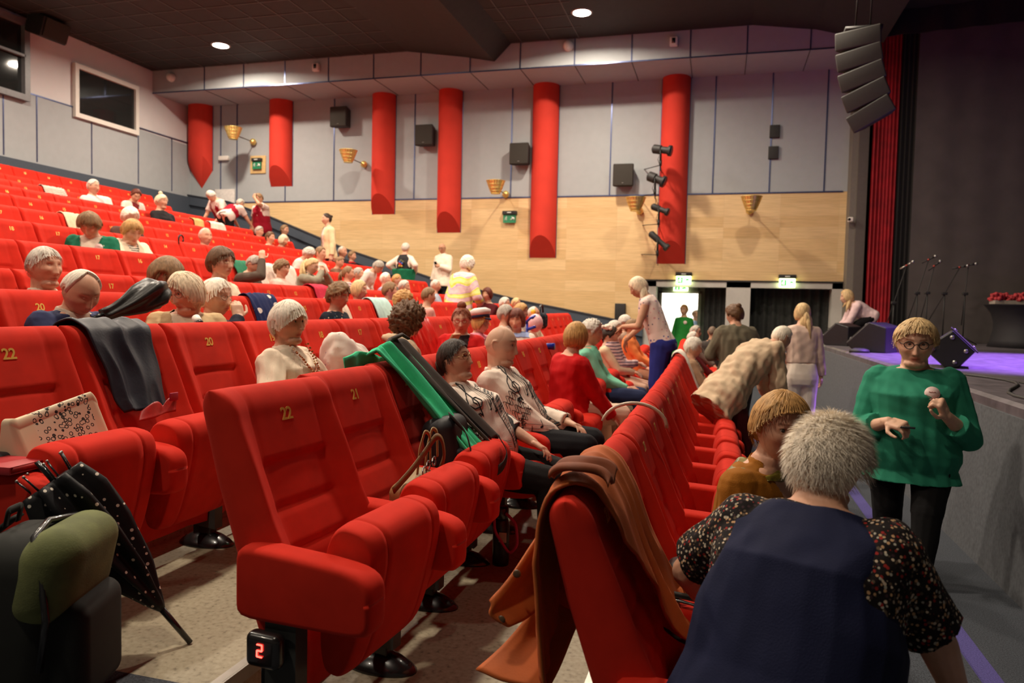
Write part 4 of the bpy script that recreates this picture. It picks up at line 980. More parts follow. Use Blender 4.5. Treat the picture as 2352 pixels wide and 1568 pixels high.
        g.tube([hp_(.0905, -.011, .009), hp_(.0925, 0, .012), hp_(.0905, .011, .009)], rim*hk, 6)
        g.build('glasses', M('rim_' + gc[0], gc[1], .3, metal=gc[2] if len(gc) > 2 else 0), root)
    ctx = dict(root=root, N=N, up=up, fw=fw, hp=hp, T=T, A=A, LG=LG, Hl=Hl, Rh=Rh, hp_=hp_, k=k, frame=frame)
    if extra: EXTRA.append((extra, ctx))
    ctx['face'] = math.radians(face); CTX[label] = ctx
    return ctx

def Tp(n, c, d=.012, **k):
    if isinstance(c, bpy.types.Material): return dict(n=n, m=c, d=d, **k)
    return dict(n=n, m=('%s_%d_%d_%d' % ((n,) + tuple(c))[:4], S(*c)), d=d, **k)
def Lw(c, n='trousers', **k): return dict(n=n, m=('%s_%d_%d_%d' % ((n,) + tuple(c))[:4], S(*c)), **k)
OPEN = lambda a, b, t1=.45: (lambda t: a + b*np.clip((t - t1)/(1 - t1), 0, 1))
def jacket(c, inner, n='jacket', a=.02, b=.05, inn='shirt', col=False, **k):
    return [Tp(inn, inner, d=.004, sleeve=0, wr=.002, collar=col), Tp(n, c, d=.015, open=OPEN(a, b), **k)]
def vor_mat(name, base, cols, scale=60, thr=.45, rough=.85, nz_=.5, rnd=1.0):
    """small flowers / dots woven into the cloth"""
    m = bpy.data.materials.new(name); m.use_nodes = True; nt = m.node_tree; N = nt.nodes; L = nt.links; b = N['Principled BSDF']; b.inputs['Roughness'].default_value = rough; b.inputs['Specular IOR Level'].default_value = .2
    tc = N.new('ShaderNodeTexCoord'); v = N.new('ShaderNodeTexVoronoi'); v.inputs['Scale'].default_value = scale; v.inputs['Randomness'].default_value = rnd; L.new(tc.outputs['Object'], v.inputs['Vector'])
    sp = N.new('ShaderNodeSeparateColor'); L.new(v.outputs['Color'], sp.inputs[0]); cr = N.new('ShaderNodeValToRGB'); cr.color_ramp.interpolation = 'CONSTANT'
    n = len(cols); e = cr.color_ramp.elements; e[0].position = 0; e[0].color = (*cols[0], 1); e[1].position = 1/n; e[1].color = (*cols[1 % n], 1)
    for i in range(2, n): q = e.new(i/n); q.color = (*cols[i], 1)
    L.new(sp.outputs[0], cr.inputs[0])
    nz = N.new('ShaderNodeTexNoise'); nz.inputs['Scale'].default_value = scale*.9; L.new(tc.outputs['Object'], nz.inputs['Vector'])
    ad = N.new('ShaderNodeMath'); ad.operation = 'MULTIPLY_ADD'; ad.inputs[1].default_value = nz_; L.new(nz.outputs['Fac'], ad.inputs[0]); L.new(v.outputs['Distance'], ad.inputs[2])
    lt = N.new('ShaderNodeMath'); lt.operation = 'LESS_THAN'; lt.inputs[1].default_value = thr + nz_*.5; L.new(ad.outputs[0], lt.inputs[0])
    mx = N.new('ShaderNodeMix'); mx.data_type = 'RGBA'; L.new(lt.outputs[0], mx.inputs[0]); mx.inputs[6].default_value = (*base, 1); L.new(cr.outputs[0], mx.inputs[7]); L.new(mx.outputs[2], b.inputs['Base Color']); return m
def wave_mat(name, stops, scale, dist, detail=2, dirn='Z', dscale=1.0):
    m = bpy.data.materials.new(name); m.use_nodes = True; nt = m.node_tree; N = nt.nodes; L = nt.links; b = N['Principled BSDF']; b.inputs['Roughness'].default_value = .8; b.inputs['Specular IOR Level'].default_value = .2
    tc = N.new('ShaderNodeTexCoord'); w = N.new('ShaderNodeTexWave'); w.bands_direction = dirn; w.inputs['Scale'].default_value = scale; w.inputs['Distortion'].default_value = dist; w.inputs['Detail'].default_value = detail; w.inputs['Detail Scale'].default_value = dscale; L.new(tc.outputs['Object'], w.inputs['Vector'])
    cr = N.new('ShaderNodeValToRGB'); cr.color_ramp.interpolation = 'CONSTANT'; e = cr.color_ramp.elements; e[0].position = stops[0][0]; e[0].color = (*stops[0][1], 1); e[1].position = stops[1][0]; e[1].color = (*stops[1][1], 1)
    for p, c in stops[2:]: q = e.new(p); q.color = (*c, 1)
    L.new(w.outputs['Fac'], cr.inputs[0]); L.new(cr.outputs[0], b.inputs['Base Color']); return m
FLORAL = vor_mat('cloth_floral_navy', S(28, 36, 48), [S(200, 180, 150), S(110, 120, 110), S(170, 110, 90), S(60, 80, 100)], 28, .22)
DITSY = vor_mat('cloth_ditsy', S(26, 20, 20), [S(205, 185, 160), S(150, 40, 35), S(90, 75, 60), S(190, 150, 110), S(60, 40, 45), S(170, 165, 150)], 105, .40)
SWIRL = wave_mat('cloth_swirl', [(0, S(232, 205, 205)), (.30, S(205, 165, 205)), (.46, S(238, 215, 205)), (.58, S(222, 225, 95)), (.86, S(235, 238, 150))], 2.2, 15, 1.2, 'Z', .75)
STRIPE = wave_mat('cloth_stripe', [(0, S(60, 52, 48)), (.35, S(225, 212, 195))], 12, 2.5, 1)
PLAID = wave_mat('cloth_plaid', [(0, S(70, 60, 90)), (.2, S(215, 185, 180)), (.7, S(190, 90, 90)), (.85, S(220, 200, 195))], 9, 1.2, 1)
SPRIG = vor_mat('cloth_sprig', S(228, 205, 195), [S(80, 85, 150), S(215, 160, 160), S(120, 110, 120)], 22, .24)
EMBR = vor_mat('cloth_embroidery', S(225, 215, 205), [S(180, 30, 40), S(40, 70, 150), S(60, 140, 50), S(20, 20, 25), S(220, 190, 60)], 18, .16)
FOLK = M('cloth_folk_black', S(24, 22, 26), .8, var=.2)
GLD = ('gold', (.5, .33, .16), .7); GBK = ('dark', (.03, .025, .022)); GRD = ('red', (.5, .03, .03)); GTN = ('thin', (.25, .2, .16), .4)
def hold(name, lab, cat, loc, rz=0, build=None, ry=0):
    t = empty(name, loc, math.radians(rz), lab, cat); t.rotation_euler = (0, math.radians(ry), math.radians(rz)); build(t); return t
def phone(lab, loc, rz=0, tilt=0, roll=0):
    t = empty('phone', loc, 0, lab, 'phone'); t.rotation_euler = (math.radians(roll), math.radians(tilt), math.radians(rz))
    g = G(); g.rbox((0, 0, 0), (.15, .074, .009), .004, 2); g.build('case', BLACK, t); g = G(); g.rbox((0, 0, .005), (.142, .068, .002), .001, 1); g.build('screen', M('phone_screen', (.02, .022, .03), .08), t)
EMBR2 = vor_mat('cloth_embroidered_black', S(24, 22, 26), [S(200, 30, 40), S(220, 190, 70), S(60, 90, 190), S(230, 220, 200)], 16, .12)
def garment(c, names):
    return [o for o in c['root'].children if o.type == 'MESH' and any(o.name.startswith(n) for n in names)]
def hit(obs, o, d):
    best = None
    for ob in obs:
        ok, loc, nor, _ = ob.ray_cast(Vector(o), Vector(d))
        if ok and (best is None or (loc - Vector(o)).length < best[0]): best = ((loc - Vector(o)).length, np.array(loc), np.array(nor))
    return best
def badge(c):
    obs = [o for o in c['root'].children if o.type == 'MESH' and not o.name.startswith(('body', 'hair', 'glasses'))]
    cc, f, s_ = c['frame'](.72); h = hit(obs, cc + f*.8 + s_*.085*c['k'], -f)
    if not h: return
    n = unit(h[2]*.4 + f*.6); R = np.stack([unit(np.cross((0, 0, 1), n)), unit(np.cross(n, np.cross((0, 0, 1), n))), n], 1)
    g = G(); g.lathe([(.001, -.004), (.040, -.004), (.040, .006), (.001, .008)], 24, h[1] + n*.004, rot=R); o = g.build('badge', M('badge_white', S(236, 206, 200), .4), c['root'])
    g = G(); g.tube([h[1] + n*.0125 + R[:, 0]*(-.018 + .036*i/8) + R[:, 1]*(.006 + .003*math.sin(i*2.1)) for i in range(9)], .0018, 5); g.tube([h[1] + n*.0125 + R[:, 0]*.030*math.cos(a) + R[:, 1]*.030*math.sin(a) for a in np.linspace(3.4, 6.0, 14)], .0012, 5); g.build('print', M('badge_print', S(170, 90, 80), .5), o)
def music(c, az=-38, mirror=1):
    """notes, clef, staves and a keyboard printed on the shirt front"""
    obs = garment(c, ('music_shirt',)); a = math.radians(az); k = c['k']
    cc, f, s_ = c['frame'](.5); F_ = f*math.cos(a) + s_*math.sin(a); B_ = s_*math.cos(a) - f*math.sin(a); U_ = c['up']
    base = c['frame'](.5)[0]
    def P(x, y):
        h = hit(obs, base + F_*.8 + B_*x*k + U_*y*k, -F_)
        return None if h is None or h[0] > .82 else h[1] + h[2]*.0022
    g = G()
    def line(pts, r=.0015, dens=.010):
        Q = [np.array(pts[0], float)]
        for q in pts[1:]:
            q = np.array(q, float); m = max(1, int(np.linalg.norm(q - Q[-1])/dens)); q0 = Q[-1]; Q += [q0 + (q - q0)*(i + 1)/m for i in range(m)]
        run = []
        for q in Q + [None]:
            w = P(*q) if q is not None else None
            if w is None:
                if len(run) > 1: g.tube(run, r, 5)
                run = []
            else: run.append(w)
    def blob(x, y, rx, ry, ang=.3):
        w = P(x, y)
        if w is not None:
            pts = [P(x + rx*math.cos(t)*math.cos(ang) - ry*math.sin(t)*math.sin(ang), y + rx*math.cos(t)*math.sin(ang) + ry*math.sin(t)*math.cos(ang)) for t in np.linspace(0, 6.28, 13)[:-1]]
            if all(q is not None for q in pts): g.add(pts + [w + (pts[0]*0)], [(i, (i+1) % 12, 12) for i in range(12)])
    def quad(pts):
        n = 4; V = []
        for i in range(n + 1):
            for j in range(2):
                q = np.array(pts[0])*(1 - i/n)*(1 - j) + np.array(pts[1])*(i/n)*(1 - j) + np.array(pts[3])*(1 - i/n)*j + np.array(pts[2])*(i/n)*j; w = P(*q)
                if w is None: return
                V.append(w)
        g.add(V, [(2*i, 2*i+2, 2*i+3, 2*i+1) for i in range(n)])
    def clef(x, y, s, r=.0032):
        pts = [(.0, -.9), (-.22, -1.0), (-.25, -.8), (-.02, -.75), (.12, -.95), (.0, .2), (-.06, .9), (.1, 1.25), (.22, 1.0), (.02, .6), (-.38, .2), (-.46, -.15), (-.2, -.45), (.18, -.42), (.34, -.15), (.22, .12), (-.05, .12), (-.18, -.08), (-.05, -.24)]
        line([(x + q[0]*s, y + q[1]*s) for q in pts], r)
        blob(x - .16*s, y - .85*s, .10*s, .10*s)
    clef(-.03, .10, .105)
    for i in range(5): line([(.03 + .018*i, .02 - .005*i), (.035 + .018*i, .20 - .01*i)], .0008)
    for x, y in ((.045, .02), (.065, .05), (.085, .0), (.10, .07)): blob(x, y, .009, .006); line([(x + .007, y), (x + .007, y + .045)], .0015)
    for i in range(4): line([(-.17 + .012*i, -.08 - .030*i), (.10, -.19 - .022*i)], .0008)
    clef(-.06, -.12, .034, .002)
    for x, y in ((-.12, -.13), (-.03, -.19), (.02, -.17), (-.10, -.21), (.05, -.235)): blob(x, y, .009, .006); line([(x + .007, y), (x + .007, y + .04)], .0015)
    kb = lambda t: np.array((.085 + .02*t + .03*t*t, .165 - .40*t)); wv = lambda t: np.array((.075, .03))
    N_ = 26
    for i in range(N_):
        t0, t1 = i/N_, (i + 1)/N_; a0, a1 = kb(t0), kb(t1); q0, q1 = a0 + wv(t0), a1 + wv(t1)
        quad([q0, q1, q1 + (.07, .03), q0 + (.07, .03)])
        line([a0, q0], .0009)
        if i % 7 not in (2, 6): m0, m1 = a0*.75 + a1*.25, a0*.25 + a1*.75; quad([m0 + wv(0)*.38, m1 + wv(0)*.38, m1 + wv(0)*1.02, m0 + wv(0)*1.02])
    line([kb(t) for t in np.linspace(0, 1, 14)], .0018)
    # script on the sleeve
    sh, el, wr, _ = c['A'][-1]
    for row, (t0, t1) in enumerate(((.42, .62), (.66, .84), (.86, 1.0))):
        for st in range(3):
            w0 = sh + (el - sh)*(t0 + (t1 - t0)*st/3); ax = unit(el - sh); d_ = unit(np.cross(ax, (0, 0, 1)) + np.array((.2, -.4, .5))); b_ = np.cross(ax, d_)
            pts = []
            for i in range(26):
                u = i/25; o = w0 + ax*(.03*u + .012*math.sin(u*19 + st)) + b_*(-.05 + .10*u); h = hit(obs, o + d_*.4, -d_)
                if h and h[0] < .42: pts.append(h[1] + h[2]*.002)
            if len(pts) > 2: g.tube(pts, .0021 if st % 2 else .0014, 5)
    if g.n: g.build('music_print', M('print_black', (.012, .012, .014), .7), c['root'])
def music2(c):
    music(c, -38)
    obs = garment(c, ('music_shirt',))
def flower(c):
    cc, f, s_ = c['frame'](.62); g = G(); r = np.random.default_rng(4)
    for i, (a, b, m) in enumerate([(0, 0, 0), (.035, .02, 0), (-.03, .025, 1), (.02, .055, 1), (-.02, -.035, 2), (.035, -.03, 2), (0, .085, 3), (-.05, .06, 3)]): g.ball(cc - f*(.142*c['k'] + .03) + s_*a + c['up']*b, (.026, .026, .026), 8, m)
    g.build('embroidered_flower', [M('thread_red', S(190, 40, 40)), M('thread_blue', S(60, 100, 190)), M('thread_gold', S(200, 150, 60)), M('thread_olive', S(100, 100, 60))], c['root'])
def sailor(c):
    g = G(); h = c['hp_']; R = c['Rh'] @ rot('y', -18)
    g.lathe([(.001, .075), (.06, .072), (.105, .05), (.10, .02), (.088, .0)], 24, h(-.02, 0, .085), 0, R); g.lathe([(.090, .012), (.092, -.022), (.080, -.022), (.080, .012)], 24, h(-.02, 0, .085), 1, R)
    g.tube([h(.075, -.05, .072), h(.115, 0, .066), h(.075, .05, .072)], .010, 6, 1); g.tube([h(.06, -.07, .085), h(.083, 0, .080), h(.06, .07, .085)], .005, 6, 2)
    g.build('sailor_cap', [M('cap_white', S(235, 222, 215), .7), M('cap_navy', S(28, 32, 70), .6), GOLD], c['root'])
def necklace(c):
    g = G(); r = np.random.default_rng(2); k = c['k']
    for j, (w, dn) in enumerate(((.085, .40), (.100, .46))):
        for i in range(34):
            a = -1 + 2*i/33; t = 1.0 - dn*(1 - abs(a)**2.2); cc, f, s_ = c['frame'](t); o = np.interp(t, [.5, .62, .8, .92, 1.0], [.185, .182, .150, .112, .088])*k
            g.ball(cc + f*(o + .006*j) + s_*a*w*k*(.75 + .25*abs(a)), r.uniform(.0045, .0075), 8, 0 if r.random() < .8 else 1)
    g.build('amber_necklace', [M('amber', S(170, 84, 24), .2, var=.5, vs=90, coat=.4), M('amber_pale', S(220, 190, 150), .2)], c['root'])
def pompom(c):
    g = G(); r = np.random.default_rng(1)
    for i in range(24): g.ball(c['hp_'](-.05 + r.normal()*.02, -.06 + r.normal()*.02, .10 + r.normal()*.02), .022, 6)
    g.build('pompom', M('pompom_white', S(235, 222, 205), .9), c['root'])

# ------------------------------------------------------------------ the audience
person('grey-haired man in dark suit jacket facing right, at the left edge', (-4.502, 4.066, 1.742), 0.700, S=1.16, face=-4,girth=1.2,lean=-6,hair=('crop','silver',.013),sk=1,fem=False,fat=.5,nst=350,vox=.0065,top=jacket((58,50,44),(225,205,185),col=True,a=.03,b=.05),nose=1.25)
person('balding man in blue jacket bent over a folded black umbrella', (-3.400, 3.299, 1.566), 0.550, S=1.07, face=-6,girth=1.1,lean=4,head=(-8,28,0),hair=('bald','white',.012),sk=1,fem=False,fat=.3,nst=0,vox=.006,top=jacket((52,58,92),(215,200,180),col=True,a=.01,b=.05),arms=dict(r=dict(p=(.27,-.02,-.13),d=(.25,.9,.2),n=(.6,-.5,.7),curl=.8),l=dict(p=(.30,.06,-.12),d=(.3,-.8,.1),n=(.6,.5,.6),curl=.8)))
person('woman with pale bob and glasses in cream jacket, looking over her shoulder', (-3.383, 4.113, 1.585), 0.550, S=1.11, face=-52,girth=1.1,lean=-4,head=(-48,16,6),hair=('bob','palebl',.020),sk=1,fat=.4,nst=500,vox=.0058,glasses=(GTN,.0016),top=jacket((200,172,130),(228,208,180),a=.045,b=.04,inn='blouse',collar=True),arms=dict(b='lap'))
person('woman with short silver hair resting her hand on her mouth', (-3.425, 4.470, 1.556), 0.550, S=1.10, face=2,lean=-2,hair=('short','white',.020),sk=0,fat=.3,nst=350,vox=.006,glasses=(GTN,.0014),top=[Tp('top',(40,38,52))],arms=dict(r=dict(p=(.22,-.04,.02),d=(-.35,.2,.9),n=(.8,-.5,.2),curl=.5,th=1),l='lap'))
person('woman with brown hair seen from behind in maroon leather jacket', (-4.471, 5.189, 1.729), 0.700, S=1.16, face=38,lean=8,head=(4,22,0),hair=('pixie','lbrown',.034),sk=1,nst=250,vox=.007,top=[Tp('leather_jacket',(110,24,26),collar=True,wr=.006)])
person('woman with short brown hair and glasses in cream top, facing right', (-4.519, 5.972, 1.885), 0.700, S=1.16, face=0,lean=-4,head=(-6,-4,0),hair=('pixie','brown',.030),sk=0,fat=.3,nst=300,vox=.0065,glasses=(GLD,.0016),top=[Tp('top',(232,214,186))])
person('woman in green cardigan with a white badge, head bent down', (-6.628, 6.545, 2.312), 1.280, S=1.16, face=-58,girth=1.15,lean=6,head=(-8,34,0),hair=('pixie','lbrown',.030),sk=1,nst=150,vox=.009,top=jacket((22,104,76),(215,200,180),'cardigan',a=.03,b=.06,inn='blouse'),arms=dict(r=dict(p=(-.04,-.42,-.20),pole=(0,0,-1)),l='lap'),extra=badge)
person('woman in white hooded jacket looking at her phone', (-6.679, 7.200, 2.313), 1.280, S=1.16, face=-14,girth=1.15,lean=4,head=(-4,24,0),hair=('pixie','gold',.022),sk=1,fat=.4,nst=150,vox=.009,top=[Tp('striped_top',STRIPE,d=.004,sleeve=0),Tp('hooded_jacket',(235,215,188),d=.02,open=OPEN(.005,.06),hood=True)],arms=dict(r=dict(p=(.36,-.02,-.24),d=(.6,.5,.3),n=(.2,-.6,-.6),curl=.7),l=dict(p=(.36,.06,-.26),d=(.6,-.5,.2),n=(0,.3,1),curl=.6)))
person('white-haired person mostly hidden behind the woman in white hooded jacket', (-7.824, 8.404, 2.636), 1.560, S=1.09, face=-10,lean=4,head=(0,16,0),hair=('pixie','white',.024),sk=0,curl=.5,vox=.010,top=[Tp('jacket',(90,60,52))])
person('balding man in navy jacket and blue tie, facing right', (-7.889, 10.029, 2.530), 1.560, S=1.16, face=-10,lean=-10,head=(-8,0,0),hair=('bald','silver',.006),sk=1,fem=False,vox=.009,top=jacket((52,54,74),(150,160,185),col=True,a=.03,b=.05))
person('grey-haired woman in striped shirt near the top row', (-11.072, 11.025, 3.535), 2.390, S=1.13, face=0,lean=-2,hair=('crop','silver',.014),sk=1,vox=.012,glasses=(GTN,.0016),top=[Tp('shirt',(215,200,195),collar=True)])
person('person with dark red hair bent over, in a white top near the top row', (-11.028, 11.990, 3.519), 2.390, S=1.04, face=-16,lean=10,head=(-10,30,0),hair=('short','auburn',.020),sk=1,vox=.012,top=jacket((222,208,196),(120,30,36),a=.01,b=.06))
person('blonde woman with a bun, second row from the top', (-10.041, 11.544, 3.323), 2.125, S=1.09, face=0,lean=-6,hair=('pixie','palebl',.020,('bun',(-.02,0,.145),.035)),sk=1,fat=.4,vox=.012,top=[Tp('top',(40,36,38))])
person('person in red waistcoat bending forward before the white board', (-11.568, 14.900, 3.948), 2.675, S=1.05, sit=False,face=-100,lean=34,head=(0,40,0),girth=1.15,hair=('pixie','silver',.020),sk=1,vox=.013,top=[Tp('shirt',(215,195,185),d=.010,sleeve=.35),Tp('waistcoat',(140,12,34),d=.018,sleeve=0,sw=.85,open=OPEN(.02,.05))],low=Lw((40,25,22)),arms=dict(r=dict(p=(.16,-.20,-.52)),l=dict(p=(.16,.20,-.52))))
person('person in red waistcoat bending away, back to the camera', (-10.848, 15.000, 3.769), 2.390, S=0.97, sit=False,face=82,lean=52,head=(0,20,0),girth=1.25,hair=('crop','grey',.014),sk=1,vox=.013,top=[Tp('shirt',(215,195,185),d=.010,sleeve=.35),Tp('waistcoat',(150,14,38),d=.018,sleeve=0,sw=.85,t0=.2)],low=Lw((20,18,20)),arms=dict(b=dict(p=(.35,-.0,-.40)),r=dict(p=(.3,-.22,-.5)),l=dict(p=(.3,.22,-.5))))
person('person in red waistcoat holding a hand over the face', (-10.566, 15.300, 3.928), 2.390, S=1.06, sit=False,face=-98,lean=6,head=(-18,12,0),girth=1.2,hair=('crop','lbrown',.012),sk=2,vox=.013,top=[Tp('shirt',(215,195,185),d=.010,sleeve=.35),Tp('waistcoat',(140,12,34),d=.018,sleeve=0,sw=.85)],low=Lw((50,30,26)),arms=dict(l=dict(p=(.20,.02,.12),d=(-.3,-.3,.9),n=(1,0,.2),curl=.5,pole=(.5,.8,-.6)),r='side'))
person('grey-haired woman facing right, below the person holding the face', (-10.186, 14.789, 3.099), 2.125, S=0.99, face=0,hair=('short','grey',.018),sk=1,vox=.012,top=[Tp('top',(190,180,190))])
person('dark-haired person in cream top, third row below the red waistcoats', (-9.075, 13.556, 2.842), 1.850, S=1.01, face=0,lean=2,hair=('short','brown',.018),sk=1,vox=.012,top=[Tp('top',(232,212,185))])
person('brown-haired person in black jacket at the far row end', (-10.246, 15.899, 3.253), 2.125, S=1.05, face=0,hair=('short','lbrown',.014),sk=1,vox=.012,top=jacket((34,34,38),(225,215,205),a=.02,b=.05))
person('blonde woman leaning forward with clasped hands at the row end', (-9.057, 14.007, 2.828), 1.850, S=1.00, face=0,lean=4,head=(0,10,0),hair=('fringe','palebl',.018),sk=1,vox=.012,top=[Tp('top',(60,66,50))],arms=dict(b=dict(p=(.30,0,-.12),curl=.8)))
person('woman in cream jacket standing in the far aisle, dark hair tied back', (-8.255, 14.400, 3.321), 1.560, S=1.04, sit=False,face=-128,lean=2,head=(-10,0,0),hair=('back','dark',.012,('bun',(-.10,0,.06),.03)),sk=0,vox=.011,top=[Tp('white_top',(228,205,190),d=.006,sleeve=0),Tp('cream_jacket',(228,208,165),d=.022,t0=-.10,flare=.03,open=OPEN(.05,.02),collar=True)],low=Lw((24,20,22)))
person('man in grey jacket resting his forehead on his hand', (-5.544, 7.955, 1.972), 0.990, S=1.02, face=4,girth=1.1,lean=10,head=(-4,24,8),hair=('crop','grey',.014),sk=1,fem=False,vox=.0085,top=[Tp('jacket',(88,76,66))],arms=dict(r=dict(p=(.20,-.06,.17),d=(-.2,.35,.9),n=(.6,-.8,.1),curl=.35,th=1,pole=(.6,-.5,-.8)),l='lap'))
person('curly-haired woman in a pink shirt, facing right', (-5.641, 8.700, 1.969), 0.990, S=0.97, face=0,hair=('pixie','lbrown',.026),curl=.8,sk=1,fat=.3,vox=.009,glasses=(GTN,.0016),top=[Tp('shirt',(232,186,172),collar=True)])
person('blonde woman in grey jacket holding both hands to her mouth', (-5.621, 9.418, 2.044), 0.990, S=0.94, face=6,lean=6,head=(0,20,0),hair=('back','blond',.018,('tail',[(-.10,.0,.06),(-.13,-.03,-.02),(-.08,-.08,-.10),(.0,-.10,-.20)],.035)),sk=0,vox=.009,glasses=(GTN,.0016),top=[Tp('jacket',(138,130,112),collar=True)],arms=dict(r=dict(p=(.24,-.04,.03),d=(-.1,.3,.9),n=(.7,-.7,0),curl=.6),l=dict(p=(.25,.04,.02),d=(-.1,-.3,.9),n=(.7,.7,0),curl=.6)))
person('person with curly white hair bent forward in black embroidered waistcoat', (-6.748, 11.192, 2.336), 1.280, S=0.94, face=10,lean=24,head=(0,30,0),hair=('pixie','silver',.026),curl=.8,sk=1,vox=.011,top=[Tp('blouse',(232,218,205),d=.012),Tp('waistcoat',EMBR2,d=.02,sleeve=0,sw=.85)])
person('person with short fair hair in white embroidered blouse', (-6.828, 11.726, 2.389), 1.280, S=1.01, face=0,lean=0,hair=('short','lbrown',.014),sk=1,vox=.011,top=[Tp('blouse',EMBR)])
person('bald man in dark jacket beside the standing woman in cream', (-8.087, 14.816, 2.650), 1.560, S=1.07, face=0,hair=('bald','silver',.006),sk=1,fem=False,vox=.011,top=[Tp('jacket',(50,46,50),collar=True)])
person('brown-haired woman with a red scarf at the far row end', (-8.113, 15.310, 2.589), 1.560, S=0.94, face=0,hair=('short','lbrown',.018),sk=1,vox=.011,top=[Tp('top',(40,36,42)),Tp('scarf',(170,24,30),d=.03,t0=.86,sleeve=0)])
person('person with thinning fair hair in brown shirt, hands raised', (-6.835, 12.411, 2.278), 1.280, S=0.86, face=0,lean=4,head=(0,10,0),hair=('crop','lbrown',.010),sk=1,vox=.011,top=[Tp('shirt',(120,84,66))],arms=dict(b=dict(p=(.24,0,-.10),d=(.2,0,.9),n=(.6,0,.2))))
person('woman with fair ponytail and plaid top, seen from behind', (-5.677, 10.589, 1.994), 0.990, S=0.96, face=24,hair=('back','lbrown',.012,('tail',[(-.10,.0,.02),(-.13,0,-.03),(-.13,0,-.12)],.026)),sk=1,vox=.010,top=[Tp('plaid_top',PLAID)])
person('grey-haired person next to the woman with fair ponytail', (-5.690, 10.965, 1.998), 0.990, S=0.90, face=10,hair=('short','grey',.016),sk=1,vox=.010,top=[Tp('top',(120,40,44))])
person('grey-haired woman in white leaning far forward', (-5.436, 11.159, 2.131), 0.990, S=0.86, face=4,lean=38,head=(0,30,0),hair=('pixie','grey',.020),sk=1,vox=.011,top=[Tp('blouse',(235,222,212))])
person('person in black folk waistcoat and green skirt, back to the camera', (-6.747, 15.200, 2.759), 0.990, S=0.92, sit=False,face=86,lean=2,girth=1.2,hair=('short','silver',.022),curl=.5,sk=1,vox=.011,top=[Tp('blouse',(232,215,200),d=.018),Tp('waistcoat',FOLK,d=.028,sleeve=0,sw=.85,t0=.05)],low=Lw((28,120,84),'skirt',skirt=1.3,d=.02),extra=flower,arms=dict(l=dict(p=(.04,.27,-.40)),r=dict(p=(.04,-.27,-.40))))
person('bald man with glasses in white shirt, standing and holding a phone', (-6.038, 15.600, 2.791), 0.990, S=0.97, sit=False,face=-104,lean=-2,girth=1.2,head=(0,14,0),hair=None,sk=2,fem=False,beard=(.5,(1.2,1.2,1.2)),vox=.011,glasses=(GBK,.0022),top=[Tp('shirt',(238,222,202),d=.02,t0=-.12,collar=True,flare=.03)],low=Lw((26,26,32)),arms=dict(l=dict(p=(.24,.06,-.30),d=(.2,-.8,.4),n=(.5,.5,.2),curl=.7),r='side'))
person('white-haired woman standing in yellow and lilac swirl-patterned coat', (-3.831, 11.000, 2.182), 0.400, S=1.08, sit=False,face=62,lean=12,girth=1.2,head=(0,10,0),hair=('bob','white',.020),curl=.9,sk=1,vox=.009,top=[Tp('swirl_coat',SWIRL,d=.022,t0=-.50,flare=.05)],low=Lw((40,36,40)),arms=dict(r=dict(p=(.16,-.22,-.50)),l='side'))
person('woman with wavy brown hair in navy floral top, facing right', (-3.443, 6.243, 1.600), 0.550, S=1.00, face=2,lean=-4,head=(-8,4,0),hair=('pixie','lbrown',.030),curl=.6,sk=1,fat=.3,nst=250,vox=.0075,top=[Tp('floral_top',FLORAL)])
person('blonde woman with a bob in a blue top, next to the floral top', (-4.575, 8.835, 1.705), 0.700, S=1.04, face=8,hair=('bob','blond',.018),sk=1,vox=.009,glasses=(GTN,.0016),top=[Tp('top',(60,60,120))])
person('person with smooth white hair in lilac', (-5.753, 12.111, 1.965), 0.990, S=0.98, face=10,hair=('short','white',.014),sk=0,vox=.011,top=[Tp('top',(170,165,190))])
person('fair-haired person between two grey heads in the sixth row', (-5.752, 12.590, 1.968), 0.990, S=0.89, face=10,hair=('short','gold',.016),sk=1,vox=.011,top=[Tp('top',(90,84,80))])
person('short-haired brunette in a bright blue top, turned away', (-4.560, 9.749, 1.717), 0.700, S=1.04, face=34,lean=2,hair=('short','lbrown',.018),sk=1,vox=.009,top=[Tp('top',(44,70,170))])
person('grey-haired person in dark coat beside the green skirt', (-4.598, 10.333, 1.790), 0.700, S=0.86, face=12,hair=('crop','silver',.014),sk=1,vox=.010,top=[Tp('coat',(30,32,50))])
person('woman with curly golden hair in a light taupe coat', (-3.449, 7.721, 1.567), 0.550, S=0.94, face=26,head=(0,14,0),hair=('pixie','gold',.032),curl=.9,sk=1,vox=.008,top=[Tp('coat',(168,148,124))])
person('person with short brown hair turned away, pink collar', (-3.403, 8.371, 1.639), 0.550, S=0.86, face=46,lean=4,hair=('crop','lbrown',.016),sk=1,vox=.010,top=[Tp('top',(222,160,150))])
person('grey cropped-haired person below the man in white shirt', (-4.648, 11.734, 1.853), 0.700, S=0.86, face=14,hair=('crop','silver',.010),sk=1,fem=False,vox=.011,top=[Tp('shirt',(170,180,196))])
person('woman with dark red bob in maroon, facing the camera at the handrail', (-3.478, 10.934, 1.710), 0.550, S=0.86, face=-104,hair=('fringe','auburn',.020),sk=0,vox=.010,top=[Tp('top',(80,22,28))])
person('woman with long dark curls in beige hooded coat, turned away', (-2.270, 5.176, 1.411), 0.400, S=1.02, face=40,lean=2,head=(8,10,0),hair=('bob','brown',.040),curl=1,rough=1.6,sk=1,nst=300,strandkw=dict(length=.09,spiky=.15,width=.003),vox=.007,top=[Tp('coat',(205,180,150),d=.022,hood=True,wr=.008)])
